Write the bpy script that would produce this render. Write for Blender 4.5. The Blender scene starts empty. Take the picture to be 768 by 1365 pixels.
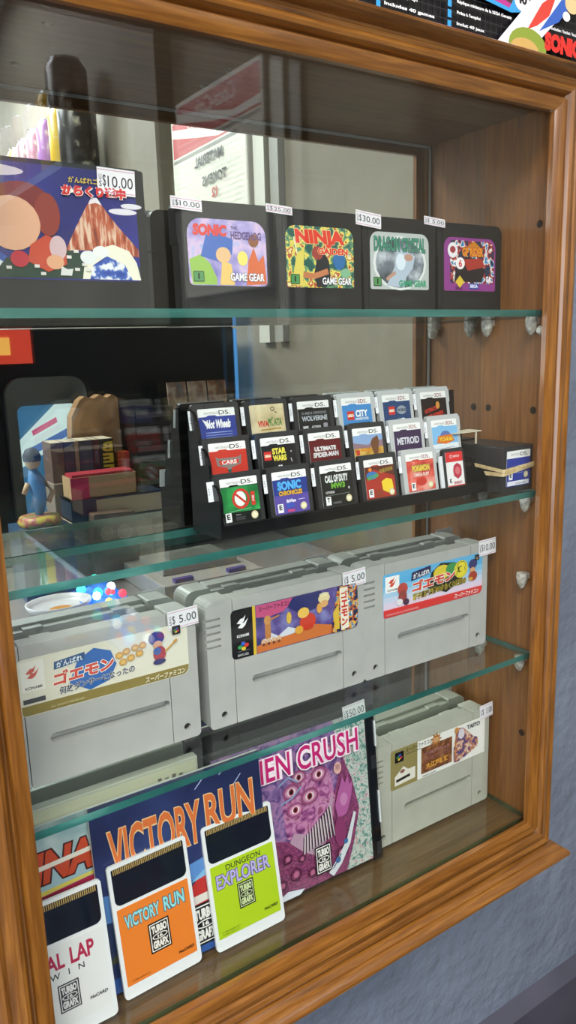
import bpy, bmesh, math, random
from math import sin, cos, pi, radians
from mathutils import Vector, Matrix
random.seed(7)
Z0 = 1.1                      # the cabinet's sill stands 1.1 m above the floor
sc = bpy.context.scene
COL = sc.collection

# ------------------------------------------------------------------ materials
def lin(c):
    c = c.lstrip('#')
    if len(c) == 3: c = ''.join(k*2 for k in c)
    v = [int(c[i:i+2], 16)/255 for i in (0, 2, 4)]
    return tuple(x/12.92 if x <= .04045 else ((x+.055)/1.055)**2.4 for x in v) + (1,)
MATS = {}
def nt(name):
    m = bpy.data.materials.new(name); m.use_nodes = True
    n = m.node_tree; b = n.nodes['Principled BSDF']
    return m, n, b
def flat(col, rough=.45, metal=0, coat=0, spec=.5):
    k = (col, rough, metal, coat, spec)
    if k not in MATS:
        m, n, b = nt('paint_' + col.strip('#'))
        b.inputs['Base Color'].default_value = lin(col)
        b.inputs['Roughness'].default_value = rough
        b.inputs['Metallic'].default_value = metal
        b.inputs['Coat Weight'].default_value = coat
        b.inputs['Coat Roughness'].default_value = .08
        b.inputs['Specular IOR Level'].default_value = spec
        MATS[k] = m
    return MATS[k]
def glow(col, s):
    k = ('glow', col, s)
    if k not in MATS:
        m, n, b = nt('lit_' + col.strip('#'))
        b.inputs['Base Color'].default_value = lin(col)
        b.inputs['Emission Color'].default_value = lin(col)
        b.inputs['Emission Strength'].default_value = s
        MATS[k] = m
    return MATS[k]
def ramp(n, stops, interp='LINEAR'):
    r = n.nodes.new('ShaderNodeValToRGB'); cr = r.color_ramp; cr.interpolation = interp
    while len(cr.elements) < len(stops): cr.elements.new(.5)
    for e, (p, c) in zip(cr.elements, stops): e.position = p; e.color = lin(c)
    return r
def noise_mat(name, stops, scale=20, stretch=(1, 1, 1), detail=4, rough=.5, bump=0, interp='LINEAR', coat=0, dist=0, kind='noise', bscale=None):
    if name in MATS: return MATS[name]
    m, n, b = nt(name)
    tc = n.nodes.new('ShaderNodeTexCoord'); mp = n.nodes.new('ShaderNodeMapping')
    mp.inputs['Scale'].default_value = stretch
    n.links.new(tc.outputs['Object'], mp.inputs['Vector'])
    if kind == 'noise':
        t = n.nodes.new('ShaderNodeTexNoise'); t.inputs['Detail'].default_value = detail
        t.inputs['Distortion'].default_value = dist; out = t.outputs['Fac']
    elif kind == 'voronoi':
        t = n.nodes.new('ShaderNodeTexVoronoi'); t.feature = 'SMOOTH_F1'; out = t.outputs['Distance']
    else:
        t = n.nodes.new('ShaderNodeTexWave'); t.inputs['Distortion'].default_value = dist
        t.inputs['Detail'].default_value = detail; out = t.outputs['Fac']
    t.inputs['Scale'].default_value = scale
    n.links.new(mp.outputs['Vector'], t.inputs['Vector'])
    r = ramp(n, stops, interp)
    n.links.new(out, r.inputs['Fac']); n.links.new(r.outputs['Color'], b.inputs['Base Color'])
    b.inputs['Roughness'].default_value = rough
    b.inputs['Coat Weight'].default_value = coat; b.inputs['Coat Roughness'].default_value = .12
    if bump:
        t2 = n.nodes.new('ShaderNodeTexNoise'); t2.inputs['Scale'].default_value = bscale or scale
        t2.inputs['Detail'].default_value = 6
        n.links.new(mp.outputs['Vector'], t2.inputs['Vector'])
        bp = n.nodes.new('ShaderNodeBump'); bp.inputs['Strength'].default_value = bump
        bp.inputs['Distance'].default_value = .004
        n.links.new(t2.outputs['Fac'], bp.inputs['Height']); n.links.new(bp.outputs['Normal'], b.inputs['Normal'])
    MATS[name] = m
    return m
def wood(name, axis, cols, rough=.32, coat=.5):
    st = {'x': (.06, 1, 1), 'z': (1, 1, .06), 'y': (1, .06, 1)}[axis]
    if name in MATS: return MATS[name]
    m, n, b = nt(name)
    tc = n.nodes.new('ShaderNodeTexCoord'); mp = n.nodes.new('ShaderNodeMapping'); mp.inputs['Scale'].default_value = st
    n.links.new(tc.outputs['Object'], mp.inputs['Vector'])
    a = n.nodes.new('ShaderNodeTexNoise'); a.inputs['Scale'].default_value = 260; a.inputs['Detail'].default_value = 6; a.inputs['Distortion'].default_value = .6
    c = n.nodes.new('ShaderNodeTexNoise'); c.inputs['Scale'].default_value = 620; c.inputs['Detail'].default_value = 3
    n.links.new(mp.outputs['Vector'], a.inputs['Vector']); n.links.new(mp.outputs['Vector'], c.inputs['Vector'])
    mx = n.nodes.new('ShaderNodeMath'); mx.operation = 'MULTIPLY_ADD'; mx.inputs[1].default_value = .35
    sb = n.nodes.new('ShaderNodeMath'); sb.operation = 'MULTIPLY'; sb.inputs[1].default_value = .65
    n.links.new(a.outputs['Fac'], sb.inputs[0]); n.links.new(c.outputs['Fac'], mx.inputs[0]); n.links.new(sb.outputs[0], mx.inputs[2])
    r = ramp(n, [(.30, cols[0]), (.5, cols[1]), (.72, cols[2])])
    n.links.new(mx.outputs[0], r.inputs['Fac']); n.links.new(r.outputs['Color'], b.inputs['Base Color'])
    b.inputs['Roughness'].default_value = rough; b.inputs['Coat Weight'].default_value = coat
    b.inputs['Coat Roughness'].default_value = .15
    MATS[name] = m
    return m
def glass_mat(name, tint, f0, power=5):
    # thin clear sheet: see-through with a view-angle dependent mirror sheen (Schlick), same from both faces
    m = bpy.data.materials.new(name); m.use_nodes = True; n = m.node_tree; n.nodes.clear()
    out = n.nodes.new('ShaderNodeOutputMaterial'); mix = n.nodes.new('ShaderNodeMixShader')
    tr = n.nodes.new('ShaderNodeBsdfTransparent'); tr.inputs['Color'].default_value = tint
    gl = n.nodes.new('ShaderNodeBsdfGlossy'); gl.inputs['Roughness'].default_value = 0.0
    g = n.nodes.new('ShaderNodeNewGeometry'); d = n.nodes.new('ShaderNodeVectorMath'); d.operation = 'DOT_PRODUCT'
    n.links.new(g.outputs['Normal'], d.inputs[0]); n.links.new(g.outputs['Incoming'], d.inputs[1])
    a = n.nodes.new('ShaderNodeMath'); a.operation = 'ABSOLUTE'; n.links.new(d.outputs['Value'], a.inputs[0])
    s = n.nodes.new('ShaderNodeMath'); s.operation = 'SUBTRACT'; s.inputs[0].default_value = 1; n.links.new(a.outputs[0], s.inputs[1])
    p = n.nodes.new('ShaderNodeMath'); p.operation = 'POWER'; p.inputs[1].default_value = power; n.links.new(s.outputs[0], p.inputs[0])
    q = n.nodes.new('ShaderNodeMath'); q.operation = 'MULTIPLY_ADD'; q.inputs[1].default_value = 1-f0; q.inputs[2].default_value = f0
    n.links.new(p.outputs[0], q.inputs[0]); n.links.new(q.outputs[0], mix.inputs['Fac'])
    n.links.new(tr.outputs[0], mix.inputs[1]); n.links.new(gl.outputs[0], mix.inputs[2]); n.links.new(mix.outputs[0], out.inputs[0])
    return m

PLASTIC = noise_mat('grey_plastic', [(.3, '#a8a8a4'), (.7, '#b1b1ad')], 60, rough=.42)
PLASTIC_OLD = noise_mat('aged_grey_plastic', [(.3, '#aaaa9c'), (.7, '#b4b4a6')], 60, rough=.42)
BLACKP = noise_mat('black_plastic', [(.3, '#111112'), (.7, '#151516')], 80, rough=.5)
RACKP = flat('#0e0e11', .25)
CARDP = flat('#2b2b2d', .4)
CARD3 = flat('#b9babb', .4)
GFRONT = glass_mat('front_glass', (.97, .985, .975, 1), .043)
GSHELF = glass_mat('shelf_glass', (.955, .985, .97, 1), .045)
GEDGE = noise_mat('glass_edge', [(.3, '#1f4f49'), (.6, '#35706a'), (.8, '#6fa69c')], 60, (.2, 1, 1), rough=.15, coat=.6)
MIRR = flat('#e4e8e6', 0.0, 1.0)
WV = wood('oak_upright', 'z', ('#52300f', '#784a1a', '#9a6628'), .3, .7)
WH = wood('oak_rail', 'x', ('#52300f', '#784a1a', '#9a6628'), .3, .7)
PANEL = wood('panel_veneer', 'z', ('#653c18', '#7e4e20', '#92602b'), .5, .1)
PANELH = wood('board_veneer', 'x', ('#5c4024', '#705030', '#82603c'), .5, .1)

# ------------------------------------------------------------------ mesh tools
class MB:
    def __init__(s): s.v = []; s.f = []; s.m = []; s.sm = []; s.mats = []
    def mi(s, m):
        if m not in s.mats: s.mats.append(m)
        return s.mats.index(m)
    def add(s, vs, fs, m, smooth=False):
        o = len(s.v); s.v += [tuple(v) for v in vs]; i = s.mi(m)
        for f in fs: s.f.append([a+o for a in f]); s.m.append(i); s.sm.append(smooth)
    def box(s, x0, x1, y0, y1, z0, z1, m, mat=None):
        vs = [(x, y, z) for x in (x0, x1) for y in (y0, y1) for z in (z0, z1)]
        if mat: vs = [mat @ Vector(v) for v in vs]
        s.add(vs, [(0, 1, 3, 2), (4, 6, 7, 5), (0, 4, 5, 1), (2, 3, 7, 6), (0, 2, 6, 4), (1, 5, 7, 3)], m)
    def prism(s, pts, a, b, m, axis='y', mat=None, side=None):
        # outline (2-D) swept between a and b along an axis
        def P(p, t):
            q = {'y': (p[0], t, p[1]), 'x': (t, p[0], p[1]), 'z': (p[0], p[1], t)}[axis]
            return mat @ Vector(q) if mat else q
        n = len(pts); vs = [P(p, a) for p in pts] + [P(p, b) for p in pts]
        s.add(vs, [tuple(range(n))[::-1], tuple(range(n, 2*n))], m)
        s.add(vs, [(i, (i+1) % n, n+(i+1) % n, n+i) for i in range(n)], side or m)
    def tube(s, path, r, m, n=8, closed=False):
        P = [Vector(p) for p in path]; k = len(P); vs = []
        for i, p in enumerate(P):
            t = ((P[(i+1) % k] if closed or i < k-1 else p) - (P[i-1] if closed or i else p)).normalized()
            u = t.orthogonal().normalized() if abs(t.z) > .9 else Vector((0, 0, 1)).cross(t).normalized()
            w = t.cross(u); rr = r[i] if isinstance(r, (list, tuple)) else r
            vs += [p + rr*(cos(2*pi*j/n)*u + sin(2*pi*j/n)*w) for j in range(n)]
        fs = [(i*n+j, i*n+(j+1) % n, ((i+1) % k)*n+(j+1) % n, ((i+1) % k)*n+j) for i in range(k if closed else k-1) for j in range(n)]
        if not closed: fs += [tuple(range(n))[::-1], tuple(range((k-1)*n, k*n))]
        s.add(vs, fs, m, True)
    def lathe(s, prof, c, m, n=24, axis='z', sx=1, sy=1):
        vs = []
        for r, h in prof:
            for j in range(n):
                a = 2*pi*j/n; u, w = r*cos(a)*sx, r*sin(a)*sy
                q = {'z': (u, w, h), 'y': (u, h, w), 'x': (h, u, w)}[axis]
                vs.append((c[0]+q[0], c[1]+q[1], c[2]+q[2]))
        k = len(prof)
        s.add(vs, [(i*n+j, i*n+(j+1) % n, (i+1)*n+(j+1) % n, (i+1)*n+j) for i in range(k-1) for j in range(n)], m, True)
        s.add(vs, [tuple(range(n)), tuple(range((k-1)*n, k*n))], m)
    def mesh(s, name):
        me = bpy.data.meshes.new(name); me.from_pydata(s.v, [], s.f)
        for m in s.mats: me.materials.append(m)
        me.polygons.foreach_set('material_index', s.m); me.polygons.foreach_set('use_smooth', s.sm)
        me.update()
        return me
    def build(s, name, parent=None, loc=(0, 0, 0), rot=(0, 0, 0), bevel=0, fix=True, seg=2):
        me = s.mesh(name)
        if fix:
            bm = bmesh.new(); bm.from_mesh(me); bmesh.ops.recalc_face_normals(bm, faces=bm.faces); bm.to_mesh(me); bm.free()
        o = bpy.data.objects.new(name, me); COL.objects.link(o); o.parent = parent; o.location = loc; o.rotation_euler = rot
        if bevel:
            b = o.modifiers.new('edge', 'BEVEL'); b.width = bevel; b.segments = seg; b.limit_method = 'ANGLE'; b.angle_limit = radians(40)
        return o
def tag(o, label=None, cat=None, group=None, kind=None):
    if label: o['label'] = label
    if cat: o['category'] = cat
    if group: o['group'] = group
    if kind: o['kind'] = kind
    return o
def thing(name, label, cat, loc=(0, 0, 0), rot=(0, 0, 0), group=None):
    o = bpy.data.objects.new(name, None); COL.objects.link(o); o.empty_display_size = .01
    o.location = loc; o.rotation_euler = rot
    return tag(o, label, cat, group)
def dup(root, loc, rot=None, label=None):
    r = root.copy(); COL.objects.link(r); r.location = loc
    if rot: r.rotation_euler = rot
    if label: r['label'] = label
    for ch in list(root.children):
        c = ch.copy(); COL.objects.link(c); c.parent = r
        for g in ch.children:
            d = g.copy(); COL.objects.link(d); d.parent = c
    return r
def rrect(x0, z0, x1, z1, r, n=5):
    if not isinstance(r, (tuple, list)): r = (r,)*4          # bl, br, tr, tl
    out = []
    for (cx, cz, a0, rr) in ((x0, z0, pi, r[0]), (x1, z0, 1.5*pi, r[1]), (x1, z1, 0, r[2]), (x0, z1, .5*pi, r[3])):
        sx = 1 if cx == x0 else -1; sz = 1 if cz == z0 else -1
        if rr <= 0: out.append((cx, cz)); continue
        for i in range(n+1):
            a = a0 + i/n*pi/2; out.append((cx+sx*rr+rr*cos(a), cz+sz*rr+rr*sin(a)))
    return out
def cut(o, cutter):
    b = o.modifiers.new('cut', 'BOOLEAN'); b.object = cutter; b.solver = 'EXACT'
    bpy.context.view_layer.update()
    me = bpy.data.meshes.new_from_object(o.evaluated_get(bpy.context.evaluated_depsgraph_get()))
    o.modifiers.clear(); o.data = me
    cm = cutter.data; bpy.data.objects.remove(cutter); bpy.data.meshes.remove(cm)

# ------------------------------------------------------------------ printed graphics
TXT = {}
def text_geo(s, bold, shear):
    k = (s, bold, shear)
    if k not in TXT:
        c = bpy.data.curves.new('t', 'FONT'); c.body = s; c.offset = bold; c.shear = shear; c.resolution_u = 3
        c.fill_mode = 'FRONT'
        o = bpy.data.objects.new('t', c); COL.objects.link(o); bpy.context.view_layer.update()
        me = bpy.data.meshes.new_from_object(o.evaluated_get(bpy.context.evaluated_depsgraph_get()))
        vs = [(v.co.x, v.co.y) for v in me.vertices]; fs = [tuple(p.vertices) for p in me.polygons]
        bpy.data.objects.remove(o); bpy.data.meshes.remove(me); bpy.data.curves.remove(c)
        if not vs: vs = [(0, 0), (1, 0), (1, 1)]; fs = []
        x0 = min(v[0] for v in vs); x1 = max(v[0] for v in vs); y0 = min(v[1] for v in vs); y1 = max(v[1] for v in vs)
        TXT[k] = ([((x-x0)/max(x1-x0, 1e-6), (y-y0)/max(y1-y0, 1e-6)) for x, y in vs], fs)
    return TXT[k]
class Gfx:
    """printed artwork on one face; coordinates in millimetres (x right, z up), later marks lie over earlier ones"""
    def __init__(s, rough=.35, step=3e-5, coat=0): s.mb = MB(); s.k = 0; s.step = step; s.rough = rough; s.coat = coat
    def M(s, c): return flat(c, s.rough, 0, s.coat) if isinstance(c, str) else c
    def lay(s, vs, fs, c):
        y = -s.k*s.step - .00012; s.k += 1
        s.mb.add([(x*.001, y, z*.001) for x, z in vs], fs, s.M(c))
    def base(s, pts, c, th=.00014):
        s.mb.prism([(x*.001, z*.001) for x, z in pts], -.00012, th-.00012+.0001, s.M(c)); s.k = 1
    def poly(s, pts, c): s.lay(pts, [tuple(range(len(pts)))], c)
    def rect(s, x0, z0, x1, z1, c, r=0): s.poly(rrect(x0, z0, x1, z1, r), c)
    def ell(s, x, z, a, b, c, rot=0, n=20):
        s.poly([(x+a*cos(t)*cos(rot)-b*sin(t)*sin(rot), z+a*cos(t)*sin(rot)+b*sin(t)*cos(rot)) for t in [2*pi*i/n for i in range(n)]], c)
    def ring(s, x, z, a, b, w, c, n=24):
        vs = [(x+(a-q)*cos(2*pi*i/n), z+(b-q)*sin(2*pi*i/n)) for q in (0, w) for i in range(n)]
        s.lay(vs, [(i, (i+1) % n, n+(i+1) % n, n+i) for i in range(n)], c)
    def line(s, pts, w, c):
        for (a, b), (d, e) in zip(pts, pts[1:]):
            L = math.hypot(d-a, e-b) or 1; nx, nz = -(e-b)/L*w/2, (d-a)/L*w/2
            s.poly([(a-nx, b-nz), (d-nx, e-nz), (d+nx, e+nz), (a+nx, b+nz)], c)
    def t(s, txt, x0, z0, x1, z1, c, bold=.012, shear=0, out=None, ow=.03, rot=0, slope=0):
        for col, bo in (([(out, bold+ow)] if out else []) + [(c, bold)]):
            vs, fs = text_geo(txt, bo, shear)
            g = (bo-bold)*(z1-z0)
            q = [(x0-g+u*(x1-x0+2*g), z0-g+v*(z1-z0+2*g)+slope*(u-.5)*(x1-x0)) for u, v in vs]
            if rot:
                cx, cz = (x0+x1)/2, (z0+z1)/2
                q = [(cx+(a-cx)*cos(rot)-(b-cz)*sin(rot), cz+(a-cx)*sin(rot)+(b-cz)*cos(rot)) for a, b in q]
            s.lay(q, fs, col)
    def star(s, x, z, r0, r1, n, c, rot=0):
        s.poly([(x+(r0 if i % 2 else r1)*cos(rot+pi*i/n), z+(r0 if i % 2 else r1)*sin(rot+pi*i/n)) for i in range(2*n)], c)
    def build(s, name, parent, loc=(0, 0, 0), rot=(0, 0, 0)):
        return s.mb.build(name, parent, loc, rot, fix=False)
def gfx_fix(o):   # make every printed face look out of the label
    me = o.data
    return o
def art(name, stops, scale, **k):
    k.setdefault('rough', .35); return noise_mat(name, stops, scale, **k)
def price(root, txt, x0, z0, w=20, h=12, y=-.0006, roll=0, lean=0, big=False):
    g = Gfx(.6); g.base(rrect(0, 0, w, h, .3), '#e9e6ea')
    g.line([(.3, h-1.1), (w-.3, h-1.1)], .35, '#c98aa8'); g.line([(.3, 1.0), (w-.3, 1.0)], .35, '#c98aa8')
    g.t('U', .9, h*.52, 2.3, h*.74, '#3a3a44', .01); g.t('S', .9, h*.26, 2.3, h*.48, '#3a3a44', .01)
    g.t('$', 2.9, h*.24, 4.7, h*.74, '#30303a', 0)
    g.t(txt.strip(), 5.6 if len(txt.strip()) > 4 else 7.4, h*.28, w-1.3, h*.70, '#30303a', 0)
    return g.build('price_sticker', root, (x0*.001, y, z0*.001), (lean, roll, 0))

# =================================================================== SETTING
W, H, D = .3879, .5393, .0685
XP, XL = .0118, -.3997
ZT, ZB = .5467, -.006
Z1, Z2, Z3, Z4 = .4094, .2756, .1439, -.0019
def ym(x): return .0695 - .018*(x-.012)         # the mirror's face
PAINT = noise_mat('painted_plaster', [(.35, '#68707f'), (.65, '#798292')], 7, rough=.4, bump=.9, bscale=55)
PLASTER = noise_mat('grey_plaster', [(.35, '#7a7262'), (.65, '#8a8272')], 4, rough=.7, bump=.4, bscale=30)
def setting(name, mb): return tag(mb.build(name), kind='structure')
m = MB(); m.box(-2.6, .37, .0895, .17, -1.1, 1.55, PAINT); setting('wall_back', m)
m = MB(); m.box(.36, .44, -4.2, .0895, -1.1, 1.55, PLASTER); m.box(.32, .36, -1.42, -1.26, -1.1, 1.55, PLASTER); setting('wall_right', m)
m = MB(); m.box(-2.6, .44, -4.3, -4.2, -1.1, 1.55, PLASTER); setting('wall_front', m)
m = MB(); m.box(-2.6, .44, -4.3, .17, -1.16, -1.1, noise_mat('floor_vinyl', [(.4, '#5a5650'), (.6, '#6b665e')], 6, rough=.4)); setting('floor', m)
m = MB(); m.box(-2.6, .44, -4.3, .17, 1.5, 1.56, flat('#d8dade', .8)); setting('ceiling', m)
m = MB(); m.prism([(.0895, -1.1), (.0895, -.30), (.075, -.31), (.075, -1.1)], -2.6, .36, noise_mat('dark_wainscot', [(.4, '#3f3f4c'), (.6, '#4b4a57')], 8, rough=.5), 'x'); setting('trim_1', m)

# =================================================================== CABINET
cab = thing('display_cabinet', 'wall-hung oak display cabinet with moulded frame, glass front and mirror back', 'cabinet')
prof = [(0, .0052), (0, -.0006), (.0012, -.0012), (.0062, -.0034), (.0078, -.0036), (.0086, -.0026), (.0094, .0002), (.0103, .0004), (.0112, -.0024),
        (.0126, -.0044), (.0146, -.0052), (.0164, -.0046), (.0178, -.0030), (.0212, -.0026), (.0222, -.0034), (.0240, -.0040), (.0262, -.0030), (.0279, -.0006), (.0279, .0085)]
def rail(name, side, mt):
    mb = MB(); n = len(prof); vs = []
    back = [(.0279, .0085), (0, .0085)]
    P = [(0, .0032)] + prof[1:-1] + [(.0279, .0085), (.0068, .0085), (.0068, .0034), (0, .0034)]
    def pt(cor, u, v):
        sx, sz = cor; x = (0+u) if sx > 0 else (-W-u); z = (H+u) if sz > 0 else (-u)
        return (x, v, z)
    c0, c1 = {'top': ((-1, 1), (1, 1)), 'bot': ((-1, -1), (1, -1)), 'l': ((-1, -1), (-1, 1)), 'r': ((1, -1), (1, 1))}[side]
    vs = [pt(c0, u, v) for u, v in P] + [pt(c1, u, v) for u, v in P]; n = len(P)
    mb.add(vs, [(i, (i+1) % n, n+(i+1) % n, n+i) for i in range(n)], mt)
    mb.add(vs, [tuple(range(n)), tuple(range(n, 2*n))], mt)
    o = mb.build(name, cab)
    for p in o.data.polygons: p.use_smooth = len(p.vertices) == 4
    o.data.set_sharp_from_angle(angle=radians(28))
    return o
rail('door_rail', 'top', WH); rail('door_rail', 'bot', WH); rail('door_stile', 'l', WV); rail('door_stile', 'r', WV)
# carcass
m = MB(); m.box(XP, .0252, .0088, .0890, -.018, .559, PANEL); m.build('side_panel', cab)
m = MB(); m.box(XL-.0134, XL, .0088, .0890, -.018, .559, PANEL); m.build('side_panel', cab)
m = MB(); m.box(XL, XP, .0088, .0890, ZT, .559, PANELH); m.build('top_board', cab)
m = MB(); m.box(XL, XP, .0088, .0890, -.018, ZB, PANELH); m.build('bottom_board', cab)
m = MB(); m.box(XL, XP, .0855, .0890, ZB, ZT, flat('#6e5540', .7)); m.build('back_board', cab)
m = MB(); m.prism([(XL, ym(XL)), (XP, ym(XP)), (XP, ym(XP)+.003), (XL, ym(XL)+.003)], ZB, ZT, flat('#3d4a46', .3), 'z', side=MIRR); m.build('mirror', cab)
m = MB(); m.box(-W-.0062, .0062, .0036, .0064, -.006, H+.006, GFRONT); m.build('glass_pane', cab)
m = MB(); BE = flat('#c9cfd6', .35)
for (x0, x1, z0, z1) in ((.0088, .0108, -.004, H+.0070), (-W-.0108, -W-.0088, -.004, H+.0070), (-W-.0108, .0108, H+.0050, H+.0070)):
    m.box(x0, x1, .0085, .0092, z0, z1, BE)
m.build('glass_bead', cab)
def sweep(name, P, mt, zc):   # moulding that runs round left side, front and right side; P = (out, z)
    mb = MB(); n = len(P)
    xr, xl, yf, yb = .0279, -W-.0279, 0.0, .0890
    rings = []
    for (bx, by, dx, dy) in ((xl, yb, -1, 0), (xl, yf, -1, -1), (xr, yf, 1, -1), (xr, yb, 1, 0)):
        rings.append([(bx+dx*u, by+dy*u, z) for u, z in P])
    vs = [p for r in rings for p in r]
    mb.add(vs, [(k*n+i, k*n+(i+1) % n, (k+1)*n+(i+1) % n, (k+1)*n+i) for k in range(3) for i in range(n)], mt)
    mb.add(vs, [tuple(range(n)), tuple(range(3*n, 4*n))], mt)
    o = mb.build(name, cab)
    for p in o.data.polygons: p.use_smooth = len(p.vertices) == 4
    o.data.set_sharp_from_angle(angle=radians(30))
sweep('base_moulding', [(-.03, -.0285), (.0012, -.0285), (.0030, -.0290), (.0052, -.0312), (.0066, -.0322), (.0078, -.0322), (.0098, -.0330), (.0124, -.0352), (.0136, -.0372), (.0136, -.0392), (.0120, -.0402), (-.03, -.0402)], WH, 0)
sweep('crown_moulding', [(-0.03, 0.5592), (0.002, 0.5592), (0.003, 0.5596), (0.0036, 0.5609), (0.0052, 0.5615), (0.0066, 0.562), (0.0092, 0.5631), (0.0112, 0.5642), (0.0124, 0.565), (0.0128, 0.566), (0.012, 0.5668), (-0.03, 0.5668)], WH, 0)
m = MB(); m.box(-W-.02, .02, .0087, .0890, .559, .5670, WH); m.build('top_cap', cab)
GOLD = flat('#b98a3a', .25, 1)
def hinge(z, x=.0279):
    mb = MB(); mb.tube([(x+.0022, .004, z-.007), (x+.0022, .004, z-.0035)], .0018, GOLD, 10); mb.tube([(x+.0022, .004, z-.003), (x+.0022, .004, z+.003)], .0022, GOLD, 10)
    mb.tube([(x+.0022, .004, z+.0035), (x+.0022, .004, z+.007)], .0018, GOLD, 10); mb.box(x-.0002, x+.001, .001, .02, z-.006, z+.006, GOLD)
    tag(mb.build('hinge', cab), 'small brass hinge')
hinge(.413); hinge(.124)
mb = MB(); GX = -W-.0279
mb.box(GX-.0016, GX+.0002, .001, .016, .060, .100, flat('#d8b13a', .25, 1)); mb.tube([(GX-.003, -.003, .085), (GX-.006, -.008, .085), (GX-.004, -.009, .076), (GX-.002, -.004, .072)], .0016, flat('#e2b93c', .2, 1), 8)
tag(mb.build('latch', cab), 'yellow brass hook latch')
# clear shelf clips and peg holes
CLEAR = flat('#b9b6ad', .12, 0, .8)
def clip(y, z, empty=False):
    mb = MB()
    prof = [(.0005, .0), (.0046, .0), (.0050, -.003), (.0042, -.008), (.0022, -.012), (.0006, -.0132)]
    mb.lathe(prof, (XP-.0052, y, z), glass_clip, 7)
    mb.box(XP-.0060, XP, y-.0035, y+.0035, z-.0052, z-.0006, glass_clip)
    tag(mb.build('shelf_clip', cab, bevel=.0004), 'clear plastic clip')
glass_clip = noise_mat('clear_plastic', [(.3, '#98928a'), (.55, '#c4c0b6'), (.75, '#f2efe8')], 260, rough=.12, coat=.8, bump=.5)
for z in (Z1-.0047, Z2-.0047, Z3-.0047):
    for y in (.0180, .0605): clip(y, z)
clip(.0185, .209)
m = MB(); m.lathe([(.002, -.003), (.0035, -.001), (.0035, .001)], (XP-.001, .0125, .395), flat('#d9d6cc', .3), 10, 'x'); tag(m.build('shelf_peg', cab), 'tiny white peg')
for y in (.0175, .0615):
    for z in (.336, .470, .070):
        mb = MB(); mb.lathe([(.0028, -.0004), (.0022, .0), (.0020, .0002)], (XP, y, z), flat('#1c1008', .8), 14, 'x'); mb.build('peg_hole', cab)
for x, y in ((-.36, .03), (-.33, .045), (-.22, .058)):
    mb = MB(); mb.lathe([(.0026, 0), (.0022, -.0009), (.0008, -.0011)], (x, y, ZT), flat('#8a8478', .3, 1), 12); mb.build('screw', cab)

# shelves
def shelf(zt, label, th=.0046, y0=.0100):
    mb = MB()
    yb = ym(XL)-.0010
    P = [(XL+.0008, y0), (XP-.0008, y0), (XP-.0008, ym(XP)-.0010), (XL+.0008, yb)]
    mb.prism(P, zt-th, zt, GSHELF, 'z', side=GEDGE)
    tag(mb.build('glass_shelf'), label, 'shelf', 'glass shelves of the cabinet')
shelf(Z1, 'topmost clear glass shelf, under the black cartridges, seen nearly edge-on')
shelf(Z2, 'second glass shelf from the top, under the black card rack')
shelf(Z3, 'third glass shelf from the top, under three grey cartridges')
_e = GEDGE; GEDGE = noise_mat('floor_glass_edge', [(.4, '#2c3a26'), (.6, '#4a5a3e')], 60, (.2, 1, 1), rough=.2, coat=.5)
shelf(Z4, 'lowest glass sheet lying on the wooden cabinet floor', .0040, .0096); GEDGE = _e

# =================================================================== GREY CARTRIDGES
def cart_body_meshes(P):
    mb = MB()
    mb.prism(rrect(0, 0, 19.3, 87, (3, 0, 0, 7)), 0, 18, P)
    mb.prism(rrect(19.8, 0, 108.2, 86.6, 0), 0, 11, P); mb.prism(rrect(19.8, 0, 108.2, 84.4, 0), 11, 18, P)
    mb.prism(rrect(108.7, 0, 128, 87, (0, 3, 7, 0)), 0, 18, P)
    mb.v = [(x*.001, y*.001, z*.001) for x, y, z in mb.v]
    o = mb.build('body', None, bevel=.0014, seg=3)
    bpy.context.view_layer.update()
    me = bpy.data.meshes.new_from_object(o.evaluated_get(bpy.context.evaluated_depsgraph_get())); o.modifiers.clear(); o.data = me
    c = MB()
    DG = flat('#8b8d8e', .5)
    c.prism([(x*.001, z*.001) for x, z in rrect(32.5, 24.8, 107.5, 30.2, 2.69, 8)], -.002, .0065, P, side=P)
    for i in range(5): c.prism([(x*.001, z*.001) for x, z in rrect(-2, 56+i*4.6, 10.5, 57.6+i*4.6, .79)], -.002, .0022, P)
    for x in (10.5, 118.5): c.prism([(x*.001+.0023*cos(a), .0085+.0023*sin(a)) for a in [2*pi*i/16 for i in range(16)]], -.002, .0035, P)
    co = c.build('cutter'); cut(o, co)
    # the joint lines on the top and the rear shell's stepped spine
    q = MB()
    q.prism([(30, 83), (98, 83), (98, 85.4), (86, 85.4), (86, 84.6), (42, 84.6), (42, 85.4), (30, 85.4)], 11.2, 17.5, P)
    q.v = [(x*.001, y*.001, z*.001) for x, y, z in q.v]
    b2 = q.build('spine', None, bevel=.0004)
    s = MB()
    s.lathe([(.0019, .0029), (.0019, .0018), (.0010, .0016), (.0001, .0016)], (0, 0, .0085), flat('#4a4642', .4, .7), 14, 'y')
    s3 = s.build('screw', None)
    e = MB(); e.box(0, .0003, .003, .017, .003, .083, flat('#5c5e5f', .6)); e3 = e.build('seam', None)
    r = (o.data, b2.data, s3.data, s3.data, e3.data, e3.data)
    for x in (o, b2, s3, e3): bpy.data.objects.remove(x)
    return r
CART = cart_body_meshes(PLASTIC); CARTO = cart_body_meshes(PLASTIC_OLD)
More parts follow.
